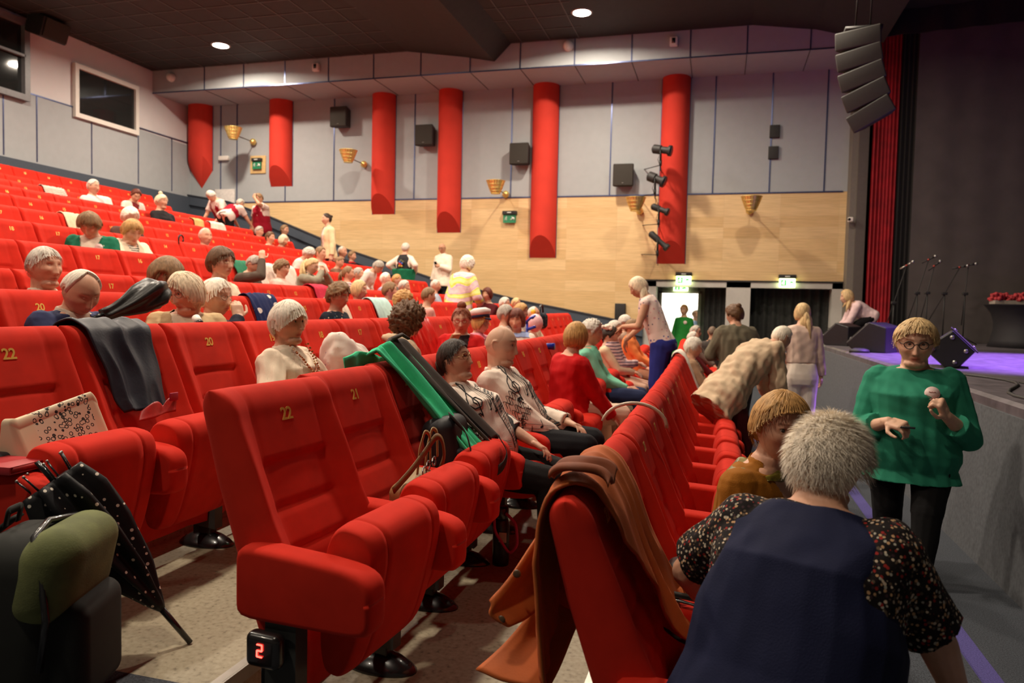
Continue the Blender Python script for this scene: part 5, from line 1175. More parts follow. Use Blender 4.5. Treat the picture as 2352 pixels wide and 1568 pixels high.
person('woman with red hair in a topknot, red glasses and red jacket', (-2.223, 6.247, 1.408), 0.400, S=0.96, face=-66,head=(-8,10,0),hair=('back','copper',.016,('bun',(-.01,0,.135),.045)),sk=0,fat=.3,nst=200,vox=.007,glasses=(GRD,.0030),top=jacket((196,24,24),(40,24,26),a=.02,b=.06))
person('woman in white sailor cap with a pink feather scarf', (-2.232, 6.827, 1.371), 0.400, S=0.86, face=-10,head=(0,10,0),hair=('bob','gold',.014),sk=0,vox=.009,glasses=(GTN,.0018),top=[Tp('jacket',(222,196,190)),Tp('feather_scarf',(235,150,170),d=.03,t0=.80,sleeve=0,wr=.012)],extra=sailor)
person('woman with auburn fringe in white jacket and pale blue scarf, facing the camera', (-2.217, 8.075, 1.385), 0.400, S=1.07, face=-84,head=(0,4,0),hair=('fringe','auburn',.020),sk=1,nst=150,vox=.008,top=[Tp('white_jacket',(228,212,196),d=.014),Tp('scarf',(150,165,205),d=.028,t0=.70,sleeve=0,open=OPEN(-.0,.001))])
person('bald man in cream top, facing right near the blue crutch', (-2.373, 9.508, 1.442), 0.400, S=0.86, face=0,hair=('fringebald','silver',.006),sk=1,fem=False,vox=.010,top=[Tp('top',(222,205,175))])
person('grey-haired person behind the auburn fringe, upper left', (-3.614, 12.397, 1.571), 0.550, S=0.93, face=0,hair=('short','silver',.020),sk=1,vox=.011,top=[Tp('top',(222,205,190))])
person('fair-haired person in the fifth row beneath the handrail', (-3.652, 13.278, 1.585), 0.550, S=0.86, face=0,hair=('short','blond',.018),sk=1,vox=.011,top=[Tp('top',(180,160,140))])
person('grey-brown haired person right behind the auburn fringe', (-2.336, 8.058, 1.446), 0.400, S=0.86, face=4,hair=('pixie','grey',.022),sk=1,vox=.010,top=[Tp('top',(225,208,196))])
person('fair-haired person behind the auburn fringe, upper right', (-2.354, 8.787, 1.473), 0.400, S=0.86, face=0,hair=('pixie','gold',.020),sk=1,vox=.010,top=[Tp('top',(214,196,176))])
person('white-haired woman in white shirt with an amber necklace', (-2.261, 3.548, 1.426), 0.400, S=0.94, face=2,lean=-12,girth=1.15,head=(-10,-2,0),hair=('pixie','white',.024),sk=1,fat=.45,nst=1100,strandkw=dict(length=.075,width=.0016),vox=.0052,nose=1.2,top=[Tp('shirt',(236,214,190),d=.020,collar=True,wr=.007)],arms=dict(b='arm'),extra=necklace)
person('heavy-set woman with glasses in a white shirt printed with music notes', (-1.331, 3.657, 1.258), 0.250, S=0.89, face=0,lean=-22,girth=1.42,belly=.07,bust=.05,head=(-6,-14,0),hair=('back','dark',.014,('bun',(-.11,0,-.03),.05)),sk=1,fat=.7,nst=500,strandkw=dict(length=.07,width=.0016),vox=.0055,glasses=(GLD,.0018),top=[Tp('music_shirt',(238,220,205),d=.016,sleeve=.72,collar=True,wr=.005)],low=Lw((26,24,24)),arms=dict(r=dict(p=(.42,-.16,-.42),d=(.85,.35,-.3),n=(.35,-.1,.9),curl=.25,th=1),l='lap'),neckf=.5,extra=music)
person('shaven-headed man in matching white music-note shirt with dark left side', (-1.274, 4.313, 1.306), 0.250, S=1.03, face=0,lean=-16,girth=1.3,belly=.05,head=(-4,4,0),hair=None,baldtint=(.40,(.55,.45,.36)),sk=0,fat=.6,fem=False,vox=.0055,top=[Tp('music_shirt',(236,216,200),d=.016,collar=True,wr=.005)],low=Lw((24,24,28)),arms=dict(r=dict(p=(.44,-.06,-.42),d=(.8,.3,-.3),n=(.3,0,.9),curl=.5),l='lap'),extra=music)
person('woman in bright red jacket seen from behind, golden bob', (-1.076, 5.687, 1.314), 0.250, S=0.94, face=42,lean=2,girth=1.1,head=(20,4,0),hair=('bob','gold',.020),sk=1,nst=500,vox=.0062,top=[Tp('red_jacket',(186,18,22),d=.018,wr=.006,t0=-.3)],low=Lw((225,200,175),'lace_skirt',d=.02),arms=dict(r=dict(p=(.34,-.20,-.60)),l='lap'))
person('man with curly white hair in teal shirt and jeans', (-1.154, 6.903, 1.310), 0.250, S=1.01, face=4,lean=-8,head=(0,8,0),hair=('short','silver',.022),curl=.9,sk=1,fem=False,vox=.0068,beard=(.7,(1.3,1.35,1.4)),top=[Tp('teal_shirt',(120,190,160),d=.016,collar=True,wr=.006)],low=Lw((36,46,78)),arms=dict(b=dict(p=(.36,-.02,-.38),d=(.7,-.3,.2),n=(0,0,1),curl=.8)))
person('dark-haired woman in cream cardigan with a white pompom in her hair', (-1.182, 8.323, 1.238), 0.250, S=0.86, face=0,head=(0,10,0),hair=('pixie','dark',.018),sk=0,vox=.008,top=[Tp('cardigan',(225,200,165))],extra=pompom,arms=dict(b=dict(p=(.36,-.0,-.34),curl=.8)))
person('grey-haired man in pink plaid shirt', (-1.144, 8.385, 1.306), 0.250, S=0.86, face=0,head=(0,4,0),hair=('crop','silver',.012),sk=1,fem=False,vox=.009,top=[Tp('plaid_shirt',PLAID,collar=True)],arms=dict(b=dict(p=(.34,-.0,-.30),curl=.8)))
person('woman in orange jacket with glasses, beside the blue trousers', (-1.072, 9.478, 1.303), 0.250, S=0.86, face=0,head=(0,6,0),hair=('short','lbrown',.018),sk=2,vox=.009,glasses=(GBK,.0024),top=[Tp('orange_jacket',(232,130,70),collar=True)],arms=dict(b='lap'))
person('person with white wavy hair behind the orange jacket', (-1.282, 10.452, 1.348), 0.250, S=0.86, face=0,hair=('pixie','silver',.020),sk=1,vox=.010,top=[Tp('top',(180,150,130))])
person('blonde woman standing in floral sleeveless blouse and blue trousers, reaching left', (-0.874, 8.200, 1.777), 0.250, S=0.95, sit=False,face=176,lean=22,head=(8,22,0),hair=('fringe','palebl',.018,('tail',[(-.05,.05,-.02),(-.04,.06,-.10),(-.03,.06,-.20)],.045),('tail',[(-.05,-.05,-.02),(-.03,-.06,-.10),(-.0,-.06,-.20)],.045)),sk=2,vox=.0078,nst=200,top=[Tp('floral_blouse',SPRIG,d=.014,sleeve=0,open=lambda t: .05*np.clip((t-.72)/.28,0,1))],low=Lw((44,50,128),w=1.15,hem=1.6,d=.02),shoes=('dark',(.02,.02,.02)),arms=dict(r=dict(p=(.22,-.10,-.52),d=(.2,0,-1),n=(1,0,0)),l=dict(p=(.22,.10,-.36),d=(.5,-.5,-.2),n=(0,.5,.8),curl=.8)))
person('woman in green dress with a round badge in the left doorway', (-0.809, 17.550, 1.530), 0.000, S=1.04, sit=False,face=-110,hair=('short','gold',.018),sk=0,vox=.012,glasses=(GTN,.002),top=[Tp('green_dress',(40,128,52),d=.016,t0=-.9,flare=.03)],low=Lw((40,90,50)),extra=badge)
person('person in pale blue behind the doorway edge', (-0.574, 18.600, 1.430), 0.000, S=1.01, sit=False,face=-80,hair=('short','grey',.018),sk=1,vox=.013,top=[Tp('top',(150,170,200))],low=Lw((200,200,205)))
person('silver-haired woman in striped blouse and taupe cardigan, front row', (-0.286, 8.900, 1.105), 0.025, S=0.97, face=0,head=(-6,6,0),hair=('pixie','silver',.020),sk=1,vox=.008,nst=150,top=[Tp('striped_blouse',STRIPE,d=.005,sleeve=0),Tp('cardigan',(176,140,112),d=.02,open=OPEN(.05,.03))],arms=dict(b='lap'))
person('bald man in maroon, just behind the silver-haired woman in the front row', (-0.351, 10.600, 1.147), 0.025, S=0.86, face=0,head=(0,10,0),hair=('fringebald','silver',.006),sk=1,fem=False,vox=.010,top=[Tp('jacket',(96,26,28))])
person('grey-haired person with dark glasses at the far end of the front row', (-0.367, 12.200, 1.192), 0.025, S=0.86, face=-10,hair=('crop','grey',.014),sk=1,fem=False,vox=.011,glasses=(GBK,.004),top=[Tp('top',(110,90,80))])
person('balding man in dark grey suit, back to the camera near the left doorway', (-0.115, 12.600, 1.182), 0.020, S=0.86, sit=True,face=80,hair=('fringebald','stubble',.004),sk=2,fem=False,vox=.011,top=[Tp('suit',(72,66,62),collar=True)],low=Lw((50,46,44)))
person('person in olive jacket with brown bun, standing with back to the camera', (0.149, 8.600, 1.495), 0.020, S=0.96, sit=False,face=112,lean=8,girth=1.15,head=(22,14,0),hair=('back','brown',.024,('bun',(-.09,0,.09),.035)),curl=.3,sk=1,vox=.0078,nst=200,top=[Tp('olive_jacket',(106,98,80),d=.03,wr=.010,t0=-.1)],low=Lw((50,44,40)),shoes=('dark',(.02,.02,.02)),arms=dict(l=dict(p=(.26,.12,-.34)),r=dict(p=(.22,-.20,-.40))))
person('elderly man in beige jacket bending down over the front row', (0.514, 6.700, 1.324), 0.020, S=0.88, sit=False,face=35,lean=66,girth=1.15,head=(6,22,0),hair=('crop','white',.012),sk=1,fem=False,vox=.0068,nst=300,hip=(-.54,0,.84),bow=.06,top=[Tp('beige_jacket',(205,180,150),d=.03,wr=.012,t0=-.45,flare=.03)],low=Lw((90,26,28)),shoes=('dark',(.02,.02,.02)),arms=dict(l=dict(p=(.12,.10,-.58)),r=dict(p=(-.02,-.16,-.60))),legs=dict(l=dict(a=(-.56,.12,.08)),r=dict(a=(-.50,-.10,.08))))
person('blonde woman in pale jacket and white trousers, back to the camera by the stage', (0.899, 9.000, 1.536), 0.000, S=0.94, sit=False,face=96,lean=2,head=(10,4,0),hair=('bob','blond',.016,('tail',[(-.07,.0,.0),(-.10,0,-.10),(-.10,0,-.26)],.055)),sk=0,vox=.0075,nst=300,top=[Tp('pale_jacket',(214,186,170),d=.02,t0=.12,wr=.006)],low=Lw((240,225,210),w=1.12,hem=1.7,d=.016,top=.25),shoes=('pale',(.5,.45,.4)),arms=dict(r='side',l=dict(p=(.2,.16,-.42))))
person('woman in pale blouse crouching on the stage edge with a phone', (2.291, 15.200, 1.849), 1.035, S=1.16, sit=False,face=186,lean=40,head=(0,6,0),hair=('bob','blond',.016,('tail',[(-.02,.06,-.06),(0,.06,-.12),(.02,.05,-.18)],.04)),sk=0,vox=.010,hip=(-.42,0,.44),top=[Tp('pale_blouse',(225,196,196),d=.016)],low=Lw((20,18,20)),shoes=('dark',(.02,.02,.02)),arms=dict(b=dict(p=(.22,.0,-.42),d=(.9,0,0),n=(0,0,1),curl=.7)),legs=dict(l=dict(a=(-.05,.14,.08),pole=(1,.2,.8)),r=dict(a=(-.25,-.12,.08),pole=(1,0,.3))))
person('blonde woman with glasses in green blouse and black trousers walking along the stage', (1.117, 4.850, 1.381), 0.000, S=1.14, sit=False,face=-104,lean=0,extra=badge,girth=1.24,belly=.05,bust=.05,head=(4,10,0),hair=('short','blond',.024),sk=0,fat=.6,nst=500,strandkw=dict(length=.05),vox=.0052,glasses=(GBK,.0024),top=[Tp('green_blouse',(44,132,104),d=.018,sleeve=.80,t0=-.36,flare=.03,wr=.005,cuff=1.6)],low=Lw((18,17,18)),shoes=('black',(.012,.012,.014)),arms=dict(r=dict(p=(.25,-.10,-.27),d=(.55,.8,-.1),n=(.3,-.3,.9),curl=.8,pole=(-.6,-.6,-.7)),l=dict(p=(.22,.15,-.22),d=(.4,-.3,.7),n=(.3,.7,.2),curl=1.2,pole=(-.7,.5,-.7))),legs=dict(r=dict(a=(-.08,-.10,.08)),l=dict(a=(.22,.08,.08))))
person('woman in mustard suede jacket and green silk scarf, looking to the camera', (0.221, 2.780, 1.132), 0.025, S=0.97, face=-34,lean=10,girth=1.05,head=(-34,4,-4),hair=('back','gold',.030),sk=1,fat=.25,nst=900,strandkw=dict(length=.07,width=.0016),vox=.0042,nose=1.1,top=[Tp('silk_scarf',M('scarf_silk',S(120,105,40),.4,var=.8,vs=30),d=.020,t0=.86,sleeve=0,wr=.008),Tp('suede_jacket',(150,92,22),d=.018,open=OPEN(.0,.07,.6),collar=True,wr=.005)],low=Lw((30,28,30)))
person('woman with spiky white hair in navy waistcoat over a floral blouse, seen from behind', (0.279, 2.020, 1.171), 0.025, S=0.90, face=66,lean=26,girth=1.5,head=(-10,10,0),hair=('pixie','white',.026),sk=1,fat=.5,nst=9000,strandkw=dict(length=.036,width=.0010,spiky=.62,lift=.004),vox=.0042,curl=.3,top=[Tp('floral_blouse',DITSY,d=.016,sleeve=.40,t0=-.3,wr=.004,sr=1.14),Tp('waistcoat',(26,30,58),d=.034,sleeve=0,t0=-.10,wr=.003,sw=.82)],low=dict(n='floral_trousers',m=DITSY,d=.02),arms=dict(r=dict(p=(.20,-.36,-.58),pole=(-.3,-1,-.1)),l=dict(p=(.16,.36,-.46),pole=(-.6,.8,.2))))
flush()
bpy.context.view_layer.update()
for e_, c_ in EXTRA: e_(c_)

# ------------------------------------------------------------------ coats over the seats, bags and other belongings
FR = [(.275, .45), (.225, .54), (.155, .66), (.10, .80), (.045, .93), (.01, 1.01), (-.05, 1.055), (-.115, 1.035), (-.145, .96), (-.10, .80), (-.045, .66), (.02, .50)]
def pathpts(path, n):
    P = np.array(path, float); d = np.r_[0, np.cumsum(np.linalg.norm(np.diff(P, axis=0), axis=1))]; t = np.linspace(0, d[-1], n)
    Q = np.stack([np.interp(t, d, P[:, 0]), np.interp(t, d, P[:, 1])], 1)
    for _ in range(2): Q[1:-1] = .25*Q[:-2] + .5*Q[1:-1] + .25*Q[2:]
    return Q, t/d[-1]
def front(z): Q = np.array(FR[:7])[::1]; return np.interp(z, Q[:, 1], Q[:, 0])
def drape(seatkey, name, lab, mat, z0, z1, yl, yr, cat='jacket', amp=.010, fr=34, seed=0, e=.012, thick=.007, hem=.02, n=46, m=34, path=None, group=None, flare=0):
    st = SEATS[seatkey]; loc = np.array(st.location)
    if path is None:
        path = [p for p in FR[:6] if p[1] > z0]; path = [(front(z0), z0)] + path + [FR[6], FR[7]] + [p for p in FR[8:] if p[1] > z1]
        path = [(x + (e if i < len(path)//2 else -e), z + (e if abs(z - 1.03) < .04 else 0)) for i, (x, z) in enumerate(path)]
    Q, t = pathpts(path, n); r = np.random.default_rng(seed); yl = np.atleast_1d(yl); yr = np.atleast_1d(yr)
    YL = np.interp(t, np.linspace(0, 1, len(yl)), yl); YR = np.interp(t, np.linspace(0, 1, len(yr)), yr)
    T = np.gradient(Q, axis=0); N = np.stack([-T[:, 1], T[:, 0]], 1); N /= np.linalg.norm(N, axis=1, keepdims=True) + 1e-9
    mid = (Q - np.array((.02, .8))); N *= np.sign((N*mid).sum(1) + 1e-9)[:, None] if False else 1
    V = np.zeros((n, m, 3)); w = np.linspace(0, 1, m)
    for i in range(n):
        y = YL[i] + (YR[i] - YL[i])*w; ee = min(t[i], 1 - t[i])*2
        fold = amp*(1.25 - .75*ee)*(np.sin(fr*y + seed + 2.2*t[i]) + .6*np.sin(fr*1.9*y + seed*2 - 3*t[i]) + .5*np.sin(17*y + 9*t[i]))
        fold = np.abs(fold)*.9 + .004
        x = Q[i, 0] + N[i, 0]*fold; z = Q[i, 1] + N[i, 1]*fold
        if i < 6: z += hem*np.sin(11*y + seed)*(1 - i/6)
        if i > n - 7: z += hem*np.sin(9*y + seed + 2)*(1 - (n - 1 - i)/6)
        V[i, :, 0] = x; V[i, :, 1] = y + .006*np.sin(20*t[i] + seed); V[i, :, 2] = z
    g = G(); g.grid(V); o = g.build(name, mat, None, True, True, tuple(loc)); s = o.modifiers.new('solid', 'SOLIDIFY'); s.thickness = thick; s.offset = 0
    tag(o, lab, cat, group); return o
def sheet(name, lab, cat, fn, mat, nu=40, nv=30, loc=(0, 0, 0), thick=.008, parent=None):
    V = np.array([[fn(u, v) for v in np.linspace(0, 1, nv)] for u in np.linspace(0, 1, nu)]); g = G(); g.grid(V)
    o = g.build(name, mat, parent, True, True, None if parent else loc); s = o.modifiers.new('solid', 'SOLIDIFY'); s.thickness = thick; s.offset = 0
    if lab: tag(o, lab, cat)
    return o
def strap(pts, w, name, mat, parent, t=.004, up=(0, 0, 1), n=40):
    P = np.array(pts, float); d = np.r_[0, np.cumsum(np.linalg.norm(np.diff(P, axis=0), axis=1))]; tt = np.linspace(0, d[-1], n)
    Q = np.stack([np.interp(tt, d, P[:, i]) for i in range(3)], 1)
    for _ in range(4): Q[1:-1] = .25*Q[:-2] + .5*Q[1:-1] + .25*Q[2:]
    T = np.gradient(Q, axis=0); S_ = np.cross(T, np.array(up, float)); S_ /= np.linalg.norm(S_, axis=1, keepdims=True) + 1e-9
    g = G(); g.grid(np.stack([Q - S_*w/2, Q + S_*w/2], 1)); o = g.build(name, mat, parent); s = o.modifiers.new('solid', 'SOLIDIFY'); s.thickness = t; s.offset = 0; return o
cl = lambda n, c, **k: M('item_' + n, S(*c), .85, var=.10, bump=.2, bs=260, spec=.2, **k)
# navy raincoat over a third-row seat
NAVY = M('raincoat_navy', S(38, 38, 50), .5, var=.12, bump=.15, bs=90, spec=.35)
o = drape((2, 21), 'navy_raincoat', 'navy raincoat with red lining draped over the second seat of the third row', NAVY, .66, .70, [-.15, -.18, -.22, -.25, -.25], [.09, .11, .13, .14, .14], amp=.016, fr=24, seed=3, hem=.02, n=60, m=50)
sheet('red_lining', None, None, lambda u, v: (front(.645 + .07*v) + .050 + .014*math.sin(6*u) + .01*v, -.15 + .22*u + .03*v, .640 + .065*v*(.5 + .5*abs(math.sin(5*u))) + .012*u), M('lining_red', S(170, 30, 26), .45, var=.2, vs=40), 26, 8, parent=o, thick=.003)
g = G(); g.rbox((front(.70) + .055, .075, .715), (.006, .05, .035), .002, 1); g.build('label', M('label_crimson', S(170, 20, 70), .5), o)
# row 2: green hoodie, grey jacket, black backpack
GH = M('hoodie_green', S(74, 205, 150), .9, var=.08, bump=.3, bs=300, spec=.15)
def fr_hood(u, v):
    x = -.10 + .47*u; z = 1.075 - .50*max(0, u - .08)**.95 - .25*max(0, .08 - u); y = -.22 + .14*u + (.26 - .05*u)*v
    f = .018*math.sin(v*14 + u*3) + .010*math.sin(v*26 + 2)
    return (x + f*.7, y + .02*math.sin(u*5), z + f*.7 + .03*math.sin(v*3.1)*(1 - .5*u))
sl = tuple(SEATS[(1, 20)].location)
o = sheet('green_hoodie', 'bright green hoodie with dark cuffs draped over the third seat of the second row', 'hoodie', fr_hood, GH, 54, 44, sl, .012)
sheet('back_panel', None, None, lambda u, v: (-.12 - .02*u + .012*math.sin(v*15), -.38 + .52*v + .14*u*(1-v), 1.06 - .30*u + .02*math.sin(v*6)), GH, 16, 30, parent=o, thick=.01)
GJ = M('softshell_grey', S(74, 66, 62), .8, var=.1, bump=.15, bs=200, spec=.2)
g = G(); g.tube([(.355, -.08, .62), (.40, -.06, .585)], [.036, .040], 12); g.build('dark_cuff', GJ, o)
def fr_j(u, v):
    x = -.10 + .49*u; z = 1.10 - .49*max(0, u - .05)**.97 - .2*max(0, .05 - u); y = -.04 + .13*u + (.18 - .03*u)*v
    f = .012*math.sin(v*8 + u*2)
    return (x + f, y, z + f + .035*math.sin(v*3.14)*(1 - .3*u))
o = sheet('grey_jacket', 'charcoal softshell jacket lying over the green hoodie, beside the woman in music shirt', 'jacket', fr_j, GJ, 50, 26, sl, .014)
g = G(); g.tube([(-.10 + .49*u, .0 + .13*u, 1.118 - .49*max(0, u - .05)**.97 + .01) for u in np.linspace(.02, 1, 30)], .006, 6); g.build('zip', BLACK, o)
g = G(); g.tube([(-.10, -.02, 1.08), (-.07, .0, 1.13), (-.03, .02, 1.15), (-.01, .05, 1.13)], [.03, .028, .024, .016], 10, flat=.4); g.build('collar', GJ, o)
g = G(); g.tube([(.385, .17, .60), (.42, .18, .585)], [.034, .036], 12); g.build('cuff', GJ, o)
t = empty('black_backpack', (sl[0], sl[1], sl[2]), 0, 'small black backpack standing on the seat under the green hoodie', 'backpack')
g = G(); g.rbox((.245, -.04, .62), (.16, .27, .34), .06, 4, rot=rot('y', -14)); g.build('bag_body', M('nylon_black', (.012, .012, .015), .6, var=.2), t)
g = G(); g.rbox((.335, -.04, .57), (.05, .21, .18), .022, 3, rot=rot('y', -14)); pk = g.build('front_pocket', M('nylon_black', (.012, .012, .015), .6), t)
g = G(); g.rbox((.365, -.10, .60), (.006, .012, .05), .002, 1); g.build('zip_pull', M('badge_silver', (.4, .4, .38)), pk)
strap([(.26, -.10, .80), (.36, -.15, .74), (.40, -.15, .60), (.43, -.10, .53), (.49, .0, .56), (.50, .05, .62), (.44, .06, .70)], .045, 'shoulder_strap', M('strap_charcoal', S(46, 44, 42), .8), t, up=(1, .3, .2))
# beige sling bag on the second seat
sb = SEATS[(1, 21)].location; BG = M('leather_beige', S(165, 132, 86), .55, var=.12, vs=20); BGD = M('leather_tan', S(120, 86, 48), .5, var=.12)
t = empty('sling_bag', tuple(sb), 0, 'small beige bag with tangled leather straps on the seat numbered 21', 'bag')
g = G(); g.rbox((.255, .01, .56), (.11, .26, .13), .045, 4, rot=rot('x', 8)); g.build('bag_body', BG, t)
strap([(.25, -.16, .60), (.27, -.05, .65), (.28, .06, .70), (.29, .17, .76), (.30, .21, .74), (.31, .22, .66), (.30, .17, .60)], .026, 'shoulder_strap', BGD, t, up=(1, 0, .2))
for dy in (.02, .10): strap([(.27, dy, .62), (.27, dy + .02, .72), (.275, dy + .06, .79), (.28, dy + .10, .77), (.28, dy + .11, .66)], .016, 'handle', BG, t, up=(1, 0, 0))
for y, z in ((.06, .655), (.12, .66), (.02, .64)): g = G(); g.tube([(.30 + .0*math.cos(a), y + .018*math.cos(a), z + .018*math.sin(a)) for a in np.linspace(0, 6.28, 14)[:-1]], .004, 6, closed=True); g.build('buckle', M('badge_silver', (.4, .4, .38)), t)
# orange coat over the first seat of the front row
OC = M('coat_orange', S(176, 84, 24), .75, var=.14, vs=10, bump=.12, bs=160, sheen=.15)
so = SEATS[(0, 22)].location
top = [(.285, .50), (.225, .60), (.165, .70), (.11, .82), (.06, .95), (.005, 1.045), (-.06, 1.085), (-.125, 1.055), (-.155, .96), (-.16, .86), (-.15, .76), (-.14, .66), (-.13, .56)]
o = drape((0, 22), 'orange_coat', 'rust orange coat draped over the nearest seat of the front row', OC, .5, .5, [.16, .10, .02, -.12, -.15, -.24, -.30, -.30, -.28], [.36, .34, .33, .33, .32, .30, .28, .26, .22], cat='coat', amp=.020, fr=22, seed=5, hem=.03, n=70, m=60, path=top, thick=.009)
def quadflap(A, B, C, D):
    A, B, C, D = map(np.array, (A, B, C, D))
    return lambda u, v: tuple((A*(1-u) + B*u)*(1-v) + (D*(1-u) + C*u)*v + np.array((.010*math.sin(v*7 + 1), .018*math.sin(u*5)*math.sin(v*3), .006*math.sin(u*7))))
sheet('lapel', None, None, quadflap((-.15, -.04, .92), (-.275, -.25, .735), (-.225, -.24, .665), (-.12, -.04, .70)), OC, 20, 16, parent=o, thick=.008)
sheet('coat_front', None, None, quadflap((-.15, -.05, .70), (-.305, -.26, .545), (-.11, -.24, .515), (-.06, -.05, .64)), OC, 22, 18, parent=o, thick=.008)
sheet('collar', None, None, lambda u, v: (-.045 + .085*math.cos(2.7*u + .2), -.22 + .15*v*(1 - .4*u) + .03*u + .015*math.sin(u*9), 1.055 + .045*math.sin(2.7*u + .2) + .012*math.sin(v*8)), M('coat_orange_dark', S(120, 56, 20), .75, var=.2, vs=14), 18, 12, parent=o, thick=.010)
for q in ((-.232, -.25, .69), (-.205, -.20, .80)): g = G(); g.ball(q, (.012, .005, .012), 10); g.build('button', M('button_horn', S(90, 70, 50), .3), o)
g = G(); g.tube([(.20, .33, .62), (.23, .33, .54), (.25, .325, .47)], [.022, .02, .014], 8, flat=.5); g.build('belt_end', OC, o)
# leopard tote, notebook, umbrella, backpack near the left edge
st = SEATS[(2, 22)].location
def tote_mat():
    m = bpy.data.materials.new('tote_leopard'); m.use_nodes = True; nt = m.node_tree; N = nt.nodes; L = nt.links; b = N['Principled BSDF']; b.inputs['Roughness'].default_value = .85
    tc = N.new('ShaderNodeTexCoord'); v = N.new('ShaderNodeTexVoronoi'); v.inputs['Scale'].default_value = 52; nz = N.new('ShaderNodeTexNoise'); nz.inputs['Scale'].default_value = 30; L.new(tc.outputs['Object'], v.inputs['Vector']); L.new(tc.outputs['Object'], nz.inputs['Vector'])
    a = N.new('ShaderNodeMath'); a.operation = 'MULTIPLY_ADD'; a.inputs[1].default_value = .45; L.new(nz.outputs['Fac'], a.inputs[0]); L.new(v.outputs['Distance'], a.inputs[2])
    cr = N.new('ShaderNodeValToRGB'); cr.color_ramp.interpolation = 'CONSTANT'; e = cr.color_ramp.elements; e[0].color = (*S(222, 205, 178), 1); e[0].position = 0; e[1].position = .50; e[1].color = (.02, .02, .02, 1); q = e.new(.66); q.color = (*S(222, 205, 178), 1)
    L.new(a.outputs[0], cr.inputs[0])
    sp = N.new('ShaderNodeSeparateXYZ'); L.new(tc.outputs['Object'], sp.inputs[0]); g1 = N.new('ShaderNodeMath'); g1.operation = 'COMPARE'; g1.inputs[1].default_value = .015; g1.inputs[2].default_value = .115; L.new(sp.outputs[1], g1.inputs[0])
    mx = N.new('ShaderNodeMix'); mx.data_type = 'RGBA'; L.new(g1.outputs[0], mx.inputs[0]); mx.inputs[6].default_value = (*S(222, 200, 168), 1); L.new(cr.outputs[0], mx.inputs[7]); L.new(mx.outputs[2], b.inputs['Base Color']); return m
g = G()
def tfn(V):
    V = V.copy(); V[:, 2] += .028*np.sin(V[:, 1]*22)*(V[:, 2] > 0) - .035*(V[:, 1] < -.08)*(V[:, 2] > 0); V[:, 0] += .018*wob(V, 30, 4); V[:, 2] += .012*wob(V, 34, 9) + .05*(V[:, 1] > .12)*(V[:, 2] > 0); V[:, 0] += .02*np.sin(V[:, 1]*17 + V[:, 2]*20); V[:, 0] *= np.where(V[:, 2] > 0, .45, 1); return V
g.rbox((0, 0, 0), (.12, .36, .17), .03, 5, fn=tfn); o = g.build('tote_bag', tote_mat(), None, True, True, (st[0] + .235, st[1] - .02, st[2] + .66)); tag(o, 'cream cloth bag with black leopard print on the nearest seat of the third row', 'bag')
t = empty('notebook', (st[0] + .30, st[1] - .275, st[2] + .590), math.radians(4), 'red notebook lying on the armrest at the left edge', 'notebook')
g = G(); g.rbox((0, 0, .003), (.21, .15, .004), .0015, 1); g.rbox((0, 0, .024), (.21, .15, .004), .0015, 1); g.rbox((0, -.073, .0135), (.21, .004, .024), .0015, 1); g.build('cover', M('cover_red', S(178, 40, 46), .5, var=.1), t)
g = G(); g.box((.0, .002, .0135), (.202, .142, .017)); g.build('pages', M('pages_red', S(190, 60, 56), .7), t)
g = G(); g.rbox((st[0] + .20, st[1] - .21, st[2] + .60), (.10, .07, .05), .024, 4); tag(g.build('black_pouch', M('nylon_black', (.012, .012, .015), .6)), 'small rounded black pouch beside the red notebook', 'pouch')
UMB = vor_mat('umbrella_dots', (.012, .012, .014), [S(225, 215, 200), S(225, 215, 200)], 36, .19, .55, 0, .3)
a, b = np.array((-1.66, 2.04, .405)), np.array((-2.02, 1.80, 1.02)); t = empty('dotted_umbrella', tuple(a), 0, 'black umbrella with white dots leaning tip down against the third-row seat', 'umbrella')
d = unit(b - a); L_ = np.linalg.norm(b - a); s1 = unit(np.cross(d, (0, 0, 1))); s2 = np.cross(d, s1); R = []
for u in np.linspace(0, 1, 26):
    rr = np.interp(u, [0, .06, .3, .6, .85, 1], [.012, .026, .062, .092, .102, .080]); th = np.arange(56)*2*math.pi/56
    r_ = rr*(1 + .26*np.sin(8*th + 2.5*u)*min(1, u*4)); cc = d*(L_*(.20 + .72*u)); R.append(cc + (r_*np.cos(th))[:, None]*s1 + (r_*np.sin(th))[:, None]*s2)
g = G(); g.loft(np.array(R)); g.build('canopy', UMB, t)
g = G(); g.tube([d*0, d*L_*.24], [.009, .011], 10); g.build('tip', BLACK, t)
for k_ in range(7):
    th = k_*6.28/7; q = d*(L_*.90) + .062*(math.cos(th)*s1 + math.sin(th)*s2); g = G(); g.tube([q, q + d*.07 + .012*(math.cos(th)*s1 + math.sin(th)*s2)], [.004, .003], 6); rb = g.build('rib', BLACK, t); g = G(); g.ball(q + d*.073 + .012*(math.cos(th)*s1 + math.sin(th)*s2), .005, 8); g.build('rib_tip', M('badge_silver', (.4, .4, .38)), rb)
g = G(); g.tube([d*L_*.88, d*L_*1.02], .008, 8); g.build('shaft', BLACK, t)
OL = M('canvas_olive', S(98, 104, 60), .85, var=.22, vs=14, bump=.2, bs=220); NB = M('nylon_dark', S(22, 24, 20), .8, var=.2, vs=20)
t = empty('hiking_backpack', (-1.84, 1.62, .40), math.radians(20), 'large black and olive green hiking backpack on the floor at the lower left', 'backpack')
def bfn(V): V = V.copy(); k_ = np.clip(V[:, 2]/.25, -1, 1); V[:, 0] *= 1 - .22*np.clip(k_, 0, 1)**2; V[:, 1] *= 1 - .16*np.clip(k_, 0, 1)**2; V[:, 0] += .02*np.sin(V[:, 2]*12); return V
